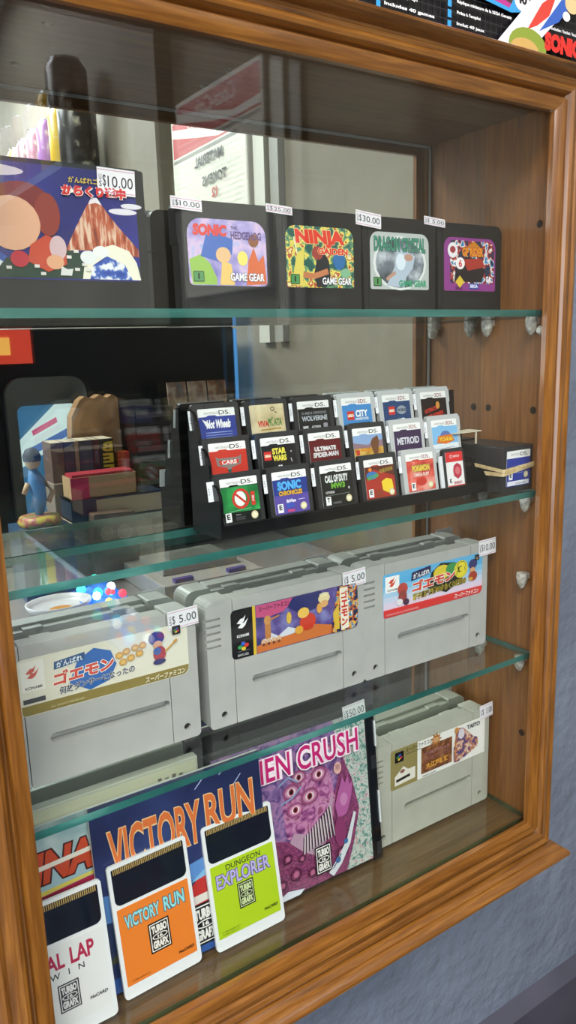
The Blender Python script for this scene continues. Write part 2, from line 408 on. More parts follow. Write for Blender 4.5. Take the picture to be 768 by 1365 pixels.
def cartridge(label, loc, yaw, gfx, meshes, stick):
    t = thing('game_cartridge', label, 'game cartridge', loc, (0, 0, yaw), 'grey cartridges in the cabinet')
    for nm, me, dx in zip(('body', 'spine', 'screw', 'screw', 'seam', 'seam'), meshes, (0, 0, .0105, .1185, .0194, .1083)):
        o = bpy.data.objects.new(nm, me); COL.objects.link(o); o.parent = t; o.location.x = dx
        if nm == 'spine':
            b = o.modifiers.new('edge', 'BEVEL'); b.width = .0004
    g = Gfx(.32); gfx(g); o = g.build('paper_label', t)
    price(t, *stick)
    return t
def sfc_logo(g, x, z, s, bg='#15151a'):
    g.rect(x, z, x+s, z+s, bg, .3)
    for dx, dz, c in ((.32, .52, '#3c8a4a'), (.55, .64, '#3a55a8'), (.68, .40, '#c43b3a'), (.45, .30, '#d9b93c')):
        g.ell(x+dx*s, z+dz*s, s*.15, s*.105, c, .5)
def ribbon_mark(g, x, z, s, c):   # two slanted interlocking bars
    for dx, dz in ((-.04, .16), (.04, -.16)):
        g.poly([(x+(dx-.42)*s, z+(dz-.06)*s), (x+(dx-.10)*s, z+(dz+.24)*s), (x+(dx+.10)*s, z+(dz+.24)*s), (x+(dx+.42)*s, z+(dz+.52)*s) if dz < 0 else (x+(dx+.30)*s, z+(dz+.44)*s),
                (x+(dx+.16)*s, z+(dz+.02)*s), (x+(dx-.08)*s, z+(dz-.14)*s)], c)
LB = (18, 44.5, 122, 78.5)
def lab1(g):
    x0, z0, x1, z1 = LB
    g.base(rrect(x0, z0, x1, z1, (2.5, 4.5, 4.5, 2.5)), '#ddd9c6')
    g.rect(x0+.3, z0+.3, x1-.3, z0+6.2, '#8d7d45', (2.2, 4.2, 0, 0))
    g.rect(x0+1.5, 59, x0+14.5, 77, '#e9e6da'); ribbon_mark(g, x0+8, 69, 8.5, '#c8564a'); g.t('KONAMI', x0+3.4, 60.2, x0+12.8, 61.9, '#3a3a3a', .02)
    g.rect(x0+1.5, 52, x0+14, 54.8, '#4d4f52'); g.t('SHVC-5H', x0+2.5, 55.6, x0+10, 56.9, '#555', 0) if False else None
    g.poly([(46, 58), (52, 71), (62, 76), (72, 72), (75, 63), (70, 54), (58, 51)], '#2f65ad')
    g.poly([(38, 68.5), (56, 70.5), (56.5, 75), (38.4, 73.2)], '#27517f'); g.t('がんばれ', 39.5, 69.9, 55, 73.4, '#e7f0f4', .02, slope=.07)
    g.t('ゴエモン', 37, 59.6, 73.5, 67.9, '#cf4a3d', .05, .1, '#f4efe2', .05, slope=.05)
    g.t('何故ダンサーになったの', 40, 53.9, 86, 58.6, '#2d3f62', .025, .05, '#eae6d8', .03, slope=.05)
    for x, z in ((77, 67.5), (81.5, 69), (87, 70), (92, 70.5), (79, 63), (84, 64.5), (89.5, 66)): g.ell(x, z, 2.5, 2.2, '#c8994a'); g.ell(x, z, 1.5, 1.2, '#e0b566')
    g.ell(101, 73, 5.2, 4.2, '#3a3577'); g.ell(101.5, 68.5, 3, 2.6, '#d3a07a'); g.ell(102.5, 62.5, 4.2, 5, '#a8414c'); g.ell(101, 64.5, 2.6, 2.4, '#4a62a0'); g.ell(102, 57.5, 4.2, 1.8, '#33356a'); g.line([(106, 63), (113, 68)], 1.1, '#c9973d'); g.ell(113.2, 68.3, 1.6, 1.1, '#c9973d', .6)
    sfc_logo(g, 111.5, 72.4, 5.6)
    g.t('スーパーファミコン', 92, 45.9, 119, 49.7, '#efe6c8', .02, .2)
    g.t('ALL RIGHTS RESERVED', 34, 46.8, 54, 48, '#d8cf9f', 0)
ART2 = art('label_dusk', [(.3, '#28345f'), (.5, '#5b4a8e'), (.7, '#7c7fb6')], 90)
ART2B = art('label_busy', [(.36, '#1d2a4a'), (.46, '#c2572c'), (.52, '#e3b13e'), (.58, '#3a7fb5'), (.66, '#efe9d8')], 260, interp='CONSTANT')
def lab2(g):
    x0, z0, x1, z1 = LB
    g.base(rrect(x0, z0, x1, z1, 3.4), '#17171b')
    g.rect(x0+16.3, z0, x0+18.6, z1, '#d9b638'); g.rect(x0+18.6, z0+.2, x1-.2, z1-.2, ART2, (0, 3.2, 3.2, 0))
    g.poly([(37, 45), (37, 50), (60, 54), (85, 55), (100, 51), (100, 45)], '#c86f38')
    g.poly([(40, 52), (48, 57), (54, 53.5), (62, 58), (72, 54), (84, 58), (84, 54), (60, 52)], '#cfd3dc')
    g.poly([(37, 78), (37, 70), (46, 68.5), (58, 70), (66, 75), (68, 78.2)], '#c2527c'); g.poly([(66, 78), (62, 72), (72, 65), (84, 66), (92, 72), (90, 78)], '#2a2f66')
    g.t('スーパーファミコン', 39, 73.2, 64.5, 76.8, '#241a2c', .02)
    g.rect(43.5, 53, 48, 66, '#b9783f', 1.5); g.ell(45.6, 66.5, 2.7, 3.2, '#c99052'); g.line([(46, 66), (55, 68)], 1.2, '#b9783f')
    for x in (42, 46, 50, 54): g.ell(x, 51.5, 1.8, 2.4, '#d7b08c'); g.ell(x, 50, 1.3, 1, '#7a3f2a')
    g.ell(78, 58.5, 6.8, 6.2, '#c63a24'); g.ell(74.5, 65.5, 4.8, 3.8, '#e5ba55'); g.ell(70.5, 54, 3.4, 3, '#dba03a'); g.ell(88, 66, 2.3, 3.6, '#dda048'); g.ell(62.5, 64.5, 2, 4.2, '#d8b244')
    g.ell(92, 72.5, 5, 3.6, '#e2cf9c'); g.ell(92, 68.5, 3.4, 2.6, '#d9a468'); g.ring(92, 75.4, 4, 1.2, .6, '#efe7c0')
    g.poly([(98, 45), (100, 60), (104, 78.2), (120, 78.2), (121.6, 72), (121.6, 50), (118, 45)], ART2B)
    g.poly([(101, 47), (99.5, 60), (104.5, 66), (105, 47)], '#d6b23a'); g.poly([(106.5, 45.5), (105.5, 77), (112.5, 77), (113.5, 46.5)], '#e7e0cc')
    for i, ch in enumerate('ゴエモン'): g.t(ch, 106.8, 68.8-i*6.7, 112.3, 74.4-i*6.7, '#c8352a', .05)
    for i, ch in enumerate('がんばれ'): g.t(ch, 114.6, 70-i*3.1, 117, 72.6-i*3.1, '#232a5c', .03)
    ribbon_mark(g, 26, 68.5, 9.5, '#f1f1f1'); g.t('KONAMI', 21.5, 59.6, 30.5, 61.6, '#e8e8e8', .03)
    for dx, dz, c in ((-2.6, -.3, '#3a9a58'), (-.2, 1.8, '#3a63c0'), (2.4, .4, '#cc3a36'), (.1, -1.6, '#d9bd3a')): g.ell(26+dx, 53.2+dz, 1.7, 1.35, c)
    g.t('SUPER FAMICOM', 21.5, 49.6, 30.5, 50.4, '#888', 0); g.t('SHVC-GG', 21.5, 46.6, 29.5, 48.3, '#cfcfcf', .01)
def lab3(g):
    x0, z0, x1, z1 = LB
    sky = [('#e8c8d6', 0), ('#dfc6dc', .2), ('#bcc9e2', .4), ('#8fc0e0', .6), ('#62afdc', .8)]
    g.base(rrect(x0, z0, x1, z1, (2.4, 4.6, 4.6, 2.4)), '#62afdc')
    for i, (c, f) in enumerate((('#58abdb', .86), ('#7dbbe0', .72), ('#a3c6e3', .58), ('#c3cde2', .46), ('#d7c9dd', .34), ('#e2bfd2', .22), ('#e5b0c6', .1))):
        g.rect(x0+.2, z0+.2, x1-.2, z0+(z1-z0)*f, c, (2, 4.4, 0, 0))
    g.rect(x0+.2, z0+.2, x1-.2, z0+6.4, '#d23a38', (2.2, 4.4, 0, 0))
    g.rect(x0+1.8, 64, x0+15.5, 76.4, '#f2f2f0'); ribbon_mark(g, x0+8.6, 70.6, 8.2, '#cf4a33'); g.t('KONAMI', x0+4, 65, x0+13.4, 66.5, '#333', .02)
    g.poly([(62, 60), (66, 72), (76, 77.8), (90, 76), (103, 70), (98, 60), (82, 53)], '#1e2622')
    g.ell(77, 70, 9, 6, '#d8c23c'); g.ell(88, 71, 7, 5, '#3f8f4e'); g.ell(97.5, 69, 7.5, 7.2, '#d8ca3a')
    g.poly([(45, 69), (65, 72), (65, 78), (46, 75.5)], '#26284e'); g.t('がんばれ', 47, 71, 64, 75, '#ececf2', .03, slope=.1)
    g.t('ゴエモン', 46, 61, 91, 69.5, '#cf4436', .055, .1, '#f4efe2', .05, slope=.05)
    g.t('3', 93, 63.5, 102, 74.8, '#e4d33c', .06, .1, '#40512a', .04)
    g.t('獅子重禄兵衛のからくり卍固め', 47, 55, 103, 60.2, '#3a2c18', .02, .05, '#d9c23e', .05, slope=.06)
    g.ell(36.5, 65, 5, 4.6, '#b5443c'); g.ell(36.5, 58.6, 4.2, 5, '#8e3f38'); g.ell(33.5, 55, 3, 2.6, '#e2dde0'); g.ell(40, 54, 2.8, 2.6, '#4b3448')
    g.ell(110.5, 71, 4.6, 4, '#38386e'); g.ell(110, 66, 3, 2.4, '#cf9c72'); g.ell(110.5, 61, 4.8, 4, '#a2402e'); g.ell(108, 59, 2.4, 1.5, '#c99a3a')
    sfc_logo(g, 112.6, 73.4, 4.6)
    g.t('スーパーファミコン', 90, 46, 117, 50, '#f6e8e6', .02, .2)
    g.t('©1994 KONAMI  ALL RIGHTS RESERVED', 20, 46.4, 52, 48, '#f0b8b4', 0)
ART4 = art('label_brown', [(.35, '#5d3a24'), (.5, '#7b4a30'), (.65, '#9b6a44')], 200)
ART4B = art('label_figures', [(.35, '#5a4a7a'), (.45, '#b9785a'), (.55, '#d8c2b0'), (.65, '#7c3f36')], 260, interp='CONSTANT')
def lab4(g):
    x0, z0, x1, z1 = 18, 46, 123, 80
    g.base(rrect(x0, z0, x1, z1, (2, 2, 4, 2)), '#8f8250')
    g.rect(46, z0+.2, x1-.2, z1-.2, '#e9e7e0', (0, 0, 4, 0))
    sfc_logo(g, 22.5, 68.5, 9)
    g.t('スーパーファミコン', 33.5, 74.6, 62, 78.4, '#3a3322', .02); g.line([(33.5, 73.2), (50, 73.2)], .5, '#4a4230')
    g.poly([(22, 49), (22, 57), (26, 60), (31, 64), (36, 60), (43.5, 60), (43.5, 50)], '#ded9cc'); g.line([(23.5, 53), (38, 54.4)], 2.4, '#2f2a26'); g.ell(30, 60, 2.5, 1.6, '#8c5a4e')
    g.rect(50, 50, 84, 73, ART4); g.star(66, 75.6, 3.6, 6.6, 9, '#a86a34'); g.ell(66, 75.6, 3.6, 2.4, '#c99a6a')
    g.t('パズルアクション', 53, 65.2, 81, 68, '#a87a88', .03); g.t('すごろくくえすと', 53, 60.6, 81, 64, '#8f5c66', .02)
    g.t('大江戸頭領', 55, 53, 80, 58.2, '#e0a040', .04)
    g.poly([(86, 48.5), (85.5, 60), (88, 72), (91, 78), (96, 77), (101, 73), (108, 66), (114, 63), (114, 55), (100, 50), (90, 47.5)], ART4B)
    g.ell(94.5, 72, 3.6, 4.6, '#d6cfd6'); g.line([(87.4, 50), (88.6, 76)], 1.2, '#b8783e'); g.ell(88.8, 76.6, 2.2, 2.8, '#c4884a')
    g.t('TAITO', 101, 73.6, 116, 77.4, '#3a3a44', .03); g.line([(51, 48), (66, 48)], .6, '#777')
YAW = -.018
cartridge('largest-looking grey cartridge at left of third shelf with cream label and purple-haired figure', (-.3935, ym(-.39)-.0235, Z3), YAW, lab1, CART, (' 5.00', 109.5, 75.5, 20.5, 12, -.0008, -.04))
cartridge('grey cartridge in the middle of the third shelf with black-edged dusk-coloured label', (-.2583, ym(-.256)-.0235, Z3), YAW, lab2, CART, (' 5.00', 109, 75.5, 20.5, 12, -.0008, -.05))
cartridge('grey cartridge at right of third shelf with blue and pink label and red strip', (-.1303, ym(-.128)-.0235, Z3), YAW, lab3, CART, ('10.00', 117, 75.5, 19.5, 13, -.0008, -.03))
cartridge('grey cartridge on the cabinet floor beside the case with olive and white label', (-.1235, ym(-.12)-.0235, Z4), YAW, lab4, CARTO, (' 5.00', 116, 77.5, 15.5, 12.5, -.0008, -.06))

# =================================================================== BLACK FLAT CARTRIDGES (top shelf)
def small_body():
    mb = MB()
    mb.prism(rrect(.6, 0, 65.6, 50, (1.2, 1.2, 0, 0)), 0, 9, BLACKP)
    mb.prism(rrect(0, 38, 66.2, 62.8, (1.5, 1.5, 6, 6)), .25, 10.5, BLACKP)
    mb.prism(rrect(4.4, 2, 61.8, 60, 3), -.35, 3, BLACKP)
    mb.v = [(x*.001, y*.001, z*.001) for x, y, z in mb.v]
    o = mb.build('body', None, bevel=.0006); me = o.data; bpy.data.objects.remove(o)
    return me
SB = small_body()
def small_cart(label, x, gfx, stick, y=.0500):
    t = thing('handheld_cartridge', label, 'game cartridge', (x, y, Z1), (-.02, 0, YAW), 'black handheld cartridges on the top shelf')
    o = bpy.data.objects.new('body', SB); COL.objects.link(o); o.parent = t
    b = o.modifiers.new('edge', 'BEVEL'); b.width = .0006; b.segments = 2; b.limit_method = 'ANGLE'
    g = Gfx(.3); gfx(g); g.build('paper_label', t, (0, -.00035, 0))
    g = Gfx(.5); g.base(rrect(19, 5.2, 47, 11.4, 2), '#1a1a1c'); g.t('SEGA', 23, 6.8, 43, 10, '#232326', .03); g.build('embossed_badge', t, (0, -.0003, 0))
    price(t, *stick)
    return t
gl = (6, 15.6, 59, 53)
sky1 = art('label_pastel', [(.35, '#7a6fb8'), (.5, '#a89cd0'), (.6, '#d3b6d6'), (.7, '#86a9dc')], 70)
def gg_mark(g, x=8.5, z=17.6): g.rect(x, z, x+7, z+6, '#26402a', .4); g.rect(x+.5, z+.5, x+6.5, z+5.5, '#4c8f52'); g.t('1', x+2.9, z+1.4, x+4.1, z+4.8, '#0e1a10', .05)
def gA(g):
    g.base(rrect(*gl, (3, 3, 9, 9)), sky1)
    g.poly([(6.5, 30), (14, 33), (20, 28), (24, 20), (24, 16), (8, 16)], '#8fb84c'); g.poly([(44, 16), (46, 30), (50, 38), (53, 30), (57, 34), (58.5, 17)], '#d0602e')
    g.poly([(16, 38), (18, 44), (24, 46), (30, 44), (36, 42), (35, 34), (30, 28), (22, 30), (14, 32)], '#3c64b4')
    g.ell(29, 33, 5, 4.5, '#e0b483'); g.poly([(26, 16), (28, 30), (34, 28), (36, 16)], '#e4bd6a'); g.ell(42, 31.5, 3.6, 4.2, '#e8d76a'); g.ell(50, 42, 3.6, 3.8, '#8a5030')
    g.t('SONIC', 9.5, 43.4, 32, 50, '#d83a34', .06, .1); g.t('HEDGEHOG', 34.5, 42.2, 55.5, 46.8, '#58407c', .03); g.t('THE', 34.5, 47.8, 39, 49.6, '#58407c', .02)
    gg_mark(g); g.t('GAME GEAR', 33, 18.4, 56.6, 23, '#f2f0f4', .03, 0, '#3a3050', .04)
jungle = art('label_jungle', [(.36, '#2e5a52'), (.44, '#5f8f6a'), (.5, '#e2cf62'), (.56, '#b0503a'), (.62, '#e5dc9a'), (.7, '#2f6fa8')], 150, interp='CONSTANT')
def gB(g):
    g.base(rrect(*gl, (1.5, 1.5, 7, 7)), jungle)
    g.poly([(29, 16), (27, 24), (30, 36), (35, 38), (39, 32), (40, 20), (36, 16)], '#23262b'); g.ell(30, 37, 4.4, 4.2, '#9c4038'); g.line([(15, 24), (26, 22.4), (38, 26)], 3.6, '#c07850'); g.line([(12, 46), (17.5, 22)], .9, '#e7ddb8')
    g.poly([(9, 17), (14, 36), (20, 40), (18, 20), (24, 16)], '#d8c65a'); g.ell(47, 33, 5, 6, '#2f6aa2'); g.ell(52, 25, 4, 3, '#7fb08c')
    g.t('NINJA', 12.5, 40, 52, 51, '#d8392c', .06, -.1, '#e6e1a0', .03); g.t('GAIDEN', 30, 36.2, 54, 40.2, '#d8392c', .05, 0, '#f0e6b0', .05)
    gg_mark(g); g.t('GAME GEAR', 33, 17.6, 56.6, 22, '#f2f0f4', .03, 0, '#26282c', .04)
steel = art('label_silver', [(.3, '#30323a'), (.5, '#6d7680'), (.7, '#c4cbd2')], 70)
def gC(g):
    g.base(rrect(*gl, (1.5, 1.5, 7, 7)), '#b4bab8')
    g.ell(32.5, 33, 24, 18, '#d9dcda'); g.ell(32.5, 33, 22, 16.4, steel); g.poly([(20, 18), (27, 30), (30, 42), (36, 42), (46, 38), (44, 30), (38, 24), (36, 17)], '#aebccb'); g.ell(33, 34, 4.4, 5.6, '#d5e0ea'); g.ell(40, 37, 4, 2.4, '#b98f7c'); g.line([(20, 22), (28, 27)], 2.4, '#b98f7c')
    g.t('DRAGON CRYSTAL', 9.5, 40.5, 55.5, 50, '#3f8a72', .035, 0, '#1c2724', .03)
    gg_mark(g); g.t('GAME GEAR', 31, 17.6, 56.6, 22, '#3f9f78', .04)
race = art('label_racing', [(.36, '#20304a'), (.46, '#a03028'), (.52, '#e0dcd8'), (.58, '#3f7fb0'), (.66, '#1c1c20')], 150, interp='CONSTANT')
def gD(g):
    g.base(rrect(*gl, (1.5, 1.5, 7, 7)), '#8b3a86')
    g.rect(12, 21, 57.5, 51, race, (2, 2, 6, 2)); g.poly([(16, 22), (18, 34), (28, 40), (42, 38), (48, 30), (44, 22)], '#262024'); g.poly([(24, 38), (44, 39), (48, 33), (30, 30)], '#a6352c'); g.ell(14.5, 44, 5, 5.4, '#e4dfe4'); g.ell(14.5, 44.4, 2.8, 2.4, '#a03842'); g.ell(22, 35, 4.6, 4.2, '#efe9ea'); g.t('6', 20.4, 32.4, 23.8, 37.6, '#c43a3a', .03)
    g.poly([(28, 46), (36, 51), (44, 46)], '#c47a20'); g.t('GP RIDER', 24, 40, 46, 46.4, '#e08a2a', .06, 0, '#7a2a1c', .04)
    g.poly([(17, 22), (21.5, 26.5), (26, 22), (21.5, 17.5)], '#d9b93c'); g.rect(31, 17, 41, 21, '#3a4f9c'); g.t('SEGA', 32, 17.9, 40, 20.2, '#eef', .04); g.t('GA', 48.5, 22, 54, 26.4, '#f2eaf2', .06); g.t('SEGA', 17, 16.6, 24, 18.4, '#4a1c48', .02)
lx = (-.2630, -.1948, -.1267, -.0575)
small_cart('black cartridge with pastel sky label, leftmost of the four small black ones', lx[0], gA, ('10.00', -3.5, 57, 19.5, 7.0, -.0016, .05, -.12))
small_cart('black cartridge with jungle ninja label and red lettering', lx[1], gB, ('25.00', -8, 59.4, 19, 5.0, -.0016, .06, -.12))
small_cart('black cartridge with silver grey label and green lettering', lx[2], gC, ('30.00', -6.5, 56.4, 21.5, 9.4, -.0016, .1, -.1))
small_cart('black cartridge with purple racing label beside the wooden side panel', lx[3], gD, (' 5.00', -14, 60.2, 20, 5.6, -.0016, .08, -.12))

# tall black cartridge with large blue label
t = thing('large_black_cartridge', 'wide black cartridge with big dark blue picture label at left of top shelf', 'game cartridge', (-.3925, .0450, Z1), (0, 0, 0))
mb = MB(); mb.prism(rrect(0, 0, 108, 73.5, (2, 2, 1.5, 1.5)), 0, 12, BLACKP); mb.prism(rrect(2, 72, 106, 74.5, .5), 2, 11, BLACKP)
for i in range(3): mb.box(104.4, 108.3, 2+i*3, 3.4+i*3, 20, 70, BLACKP)
mb.v = [(x*.001, y*.001, z*.001) for x, y, z in mb.v]; mb.build('body', t, bevel=.0007)
g = Gfx(.3); nb = art('label_navy', [(.35, '#1f2260'), (.65, '#2a2c86')], 20)
g.base(rrect(1, 16.3, 103, 71.8, 1.6), nb)
g.ell(24, 67.5, 20, 2.8, '#cfc4cf'); g.ell(14, 61, 12, 2, '#c9c0cf'); g.ell(95, 52, 8, 1.6, '#d9d4dc'); g.ell(100, 55, 6, 1.4, '#d9d4dc')
g.poly([(1.2, 17), (1.2, 30), (30, 26), (60, 32), (102.8, 24), (102.8, 17)], '#213c30')
g.poly([(62, 31), (68, 42), (74, 52), (78, 58), (81, 58), (86, 51), (92, 44), (102.6, 33), (102.6, 29), (82, 32)], art('label_volcano', [(.38, '#7c3424'), (.5, '#b4593a'), (.6, '#d9b9a0')], 120, stretch=(3, 1, .5)))
g.poly([(76, 54.5), (78, 58), (81, 58), (83.5, 54.5), (80, 55.5)], '#ddd6da')
bl = art('label_water', [(.42, '#1f3f96'), (.52, '#3d62b4'), (.58, '#dfe3e6')], 160)
g.poly([(1.2, 18), (1.2, 42), (9, 45), (18, 40), (24, 32), (32, 27), (26, 20), (16, 17)], bl); g.poly([(1.2, 41), (1.2, 45), (9, 46.5), (19, 41), (18, 39), (9, 43)], '#8fb0cc')
g.poly([(70, 17), (72, 27), (78, 32), (88, 35), (97, 32), (101, 26), (103, 17)], '#e6e2cf'); g.poly([(74, 17), (76, 24), (84, 29), (94, 25), (98, 17)], bl); g.ell(74, 28, 4.5, 3.4, '#dfe3e2'); g.ell(81, 31, 4.5, 3, '#e4e6e2')
# plain rounded shapes in the place of the cartoon figure
g.ell(41, 52, 16, 11, '#7a2a28'); g.ell(54, 48, 6.5, 10.5, '#8c3a30'); g.ell(36, 43, 14, 13, '#dca888'); g.ell(22, 57, 7.5, 10, '#dca27c'); g.ell(19, 58, 4.5, 6.5, '#c0603c')
g.poly([(44, 33), (52, 38), (62, 35), (62, 24), (52, 20), (42, 25)], '#c04a34'); g.ell(58, 32, 4.4, 6, '#cdb0b4'); g.ell(56, 25, 4.6, 3.6, '#dca47e'); g.ell(38, 26, 4.6, 4, '#b8303c')
for x, z in ((48, 18.4), (31, 21), (66, 21), (45, 22), (70, 23.5), (62, 27), (66, 30), (72, 21)): g.rect(x, z, x+2.6, z+1.5, '#d9d6cf')
g.poly([(58, 18.5), (59, 23), (62, 21.6), (65, 22), (64, 18.4)], '#d3d3cf')
g.t('がんばれゴエモン', 66, 64.4, 92, 67.4, '#d6b83e', .02); g.t('からくり道中', 62, 57.8, 97, 63.6, '#cc3230', .07, 0, '#f2e8e4', .05)
g.build('picture_label', t)
price(t, '10.00', 81.5, 60.5, 21, 13, -.001, .03)

# =================================================================== CARD RACK
RX0, RX1 = -.2545, -.0215
rk = thing('card_rack', 'black plastic three-tier stepped rack holding small game cards', 'rack', (RX0, -.0017, Z2))
def prof_mm(pts): return [(y*.001, z*.001) for y, z in pts]
m = MB()
m.prism(prof_mm([(33.5, 0), (33.5, 8.2), (35.2, 8.2), (35.6, 4), (46.2, 4), (46.2, 24.6), (58.2, 24.6), (58.2, 45), (65.4, 45), (67.8, 76.5), (69.2, 76.5), (69.2, 0)]), +.002, RX1-RX0-.002, RACKP, 'x')
m.build('stepped_tiers', rk, bevel=.0004)
def plate():
    P = [(33, 0), (33, 22), (34, 27), (37, 31), (42.5, 33), (44.5, 36), (45, 44), (47, 49), (50, 52), (54, 54), (56, 57), (57, 64), (59, 70), (62, 74), (66.6, 77), (69.4, 77), (69.4, 0)]
    return prof_mm(P)
for x, pl in ((0, plate()), (RX1-RX0-.0022, prof_mm([(33, 0), (33, 12), (36, 16), (44, 18), (46, 24), (69.4, 26), (69.4, 0)]))):
    m = MB(); m.prism(pl, x, x+.0022, RACKP, 'x'); m.build('end_plate', rk, bevel=.0005)

def card_mesh(P, three=False):
    mb = MB()
    pts = rrect(0, 0, 33, 35, (1.2, 1.2, 1.6, 1.6)) if not three else rrect(0, 0, 33, 35, (1.2, 1.2, 1.6, 1.6))
    mb.prism(pts, 0, 3.6, P)
    mb.prism(rrect(1.6, 2.2, 31.4, 33.4, 1.4), -.25, 1, P)
    if three: mb.prism(rrect(32.6, 23, 34.2, 33, .4), .3, 3.2, P)
    mb.v = [(x*.001, y*.001, z*.001) for x, y, z in mb.v]
    o = mb.build('shell', None); me = o.data; bpy.data.objects.remove(o); return me
CM = card_mesh(CARDP); CM3 = card_mesh(CARD3, True)
def E_box(g, x=1.2, z=1, c='E'): g.rect(x, z, x+4.2, z+5.6, '#e8e8e8'); g.rect(x+.4, z+1.3, x+3.8, z+5.2, '#f4f4f4'); g.t(c, x+.9, z+1.7, x+3.3, z+4.9, '#101010', .04)
def seal(g, x=23, z=3.6): g.ell(x, z, 2.5, 2.5, '#cfc39a'); g.ell(x, z, 1.8, 1.5, '#e6dfc2')
def game_card(name_label, x, y, z, art_fn, three=False, band=True, tab=True, tabw=2.6, tilt=.16, group='game cards in the rack'):
    t = thing('game_card', name_label, 'game card', (x, y, z), (-tilt, 0, 0), group)
    o = bpy.data.objects.new('shell', CM3 if three else CM); COL.objects.link(o); o.parent = t
    b = o.modifiers.new('edge', 'BEVEL'); b.width = .0003; b.limit_method = 'ANGLE'
    g = Gfx(.3)
    g.base(rrect(0, 0, 26.4, 27, .8), '#ecebe9')
    if band:
        g.t('NINTENDO', 4.5 if not three else 3.5, 23.4, 14.5, 24.9, '#777', .0)
        g.t('3DS' if three else 'DS', 14.8, 22.9, 21.8, 25.6, '#2a2a2a' if not three else '#8c2c30', .01)
        g.rect(22.3, 23, 23.2, 23.4, '#444')
    art_fn(g)
    g.build('paper_label', t, (.0033, -.00025, .0045))
    if tab:
        q = Gfx(.6); q.base(rrect(0, 0, tabw, 12, .2), '#e6e6ea'); q.t('5', .4, 4, min(tabw-.4, 1.6), 8, '#9a9aa4', 0); q.build('price_tab', t, (-.001*tabw+.0002, .001, .019))
    return t
def A(bg, extra, three=False, e=True, top=22.0):
    def f(g):
        g.rect(.0, .0, 26.4, top, bg, (.8, .8, 0, 0)); g.poly([(5, top-.2), (7, top+.8), (12, top+.8), (13.5, top-.2)], bg)
        extra(g)
    return f
def aB1(g): g.t('Hot Wheels', 5, 14.5, 22.5, 20, '#f1efef', .04, .3); g.poly([(2.6, 20.6), (6.5, 18.6), (7, 14.6), (4.6, 16.4)], '#e8e6e8'); g.line([(4, 12), (23, 12)], .5, '#8f9fd6'); g.line([(4, 10.4), (23, 10.4)], .5, '#7d8ecb'); g.line([(4, 8.8), (23, 8.8)], .5, '#7d8ecb'); E_box(g, 2.4, .6, 'E'); g.t('ACTIVISION', 9, 2.4, 17.5, 4.2, '#dde', .02); seal(g, 21.5, 2.6)
def aB2(g):
    g.rect(0, 0, 26.4, 27, art('label_parchment', [(.35, '#b9a67c'), (.55, '#d3c39a'), (.7, '#e2d7b6')], 90), .8); g.t('VIVA', 5, 12.4, 13.5, 16.6, '#c23c28', .06); g.t('PIÑATA', 13, 12.8, 24, 18.6, '#4d7a34', .06); g.line([(7, 10.6), (23, 10.9)], .8, '#a8812e'); g.ring(17.5, 23.8, 1.6, 1.4, .5, '#3c3426'); g.line([(19, 22), (20.5, 21)], .6, '#3c3426')
def aB3(g): g.t('X-MEN ORIGINS', 2.6, 18, 23.5, 19.8, '#8a8f94', .01); g.t('WOLVERINE', 2.6, 13.6, 24, 17, '#b7bcc4', .03); g.t('MARVEL', 3, 8.4, 7.5, 10.4, '#ddd', .05); g.t('ACTIVISION', 10, 8.6, 17.5, 10.2, '#ddd', .03); g.rect(20, 8, 23.5, 11.5, '#8f9096', .6); E_box(g, 3.2, .4, 'T'); g.line([(9, 3), (23, 3.2)], .5, '#666')
def brick(g, x, z, s=6.5): g.rect(x, z, x+s, z+s, '#c42f26'); g.t('LEGO', x+.5, z+s*.34, x+s-.5, z+s*.66, '#f6e9d0', .06)
def aB4(g): brick(g, 4, 11.5, 6.2); g.t('CITY', 11.5, 13.2, 22.5, 18.2, '#eef4fa', .05, 0, '#24508c', .06); g.t('UNDERCOVER', 11, 11, 23, 12.8, '#dfe8f0', .03); g.rect(4, 6.6, 24, 9.2, '#2b3338'); g.t('THE CHASE BEGINS', 5.5, 7.2, 22.5, 8.6, '#d2b23c', .02); E_box(g, 2, .6, 'E')
def aB5(g): brick(g, 5, 12.5, 6); g.ell(17.5, 15.5, 4.6, 3.2, '#8d97a0'); g.t('WORLD', 13.4, 14.4, 22, 16.6, '#20344c', .05); g.poly([(6, 0), (9, 8), (15, 10), (21, 7), (24, 0)], '#6f7f86'); g.ell(18, 6.5, 3.4, 3.2, '#d3dadf'); g.ell(11, 5, 3, 3.6, '#3a4648')
def aB6(g): g.t('ULTIMATE', 3, 12, 16, 15, '#c23428', .05, 0, rot=.2); g.t('NES REMIX', 4.5, 7.6, 23, 11, '#c23428', .05, 0, rot=.2); g.ell(17, 16.6, 2, 2.8, '#c98a3a'); g.star(20, 5.6, 1.4, 2.6, 8, '#d9b03a'); g.ell(5.5, 3, 3, 1.8, '#d7c6b6'); g.ell(13.5, 4, 1.8, 2.4, '#d98038')
def aM1(g): g.poly([(4, 19), (6, 17.4), (20, 17.4), (22.5, 19), (21.5, 13), (14.5, 11.2), (13, 6.6), (11.6, 11.2), (4.6, 13)], '#7e7672'); g.poly([(6, 16), (20.5, 16), (19.8, 13.4), (6.6, 13.4)], '#c6362a'); g.t('CARS', 8, 13.4, 18.6, 16, '#e5dedb', .03); g.poly([(11.4, 10.2), (14.6, 10.2), (13, 6.8)], '#20514c'); E_box(g, 3, .2); g.t('THQ', 18, 5.4, 22, 7, '#e9d8b0', .04); g.line([(11, 2.5), (23, 3)], .5, '#e2a098')
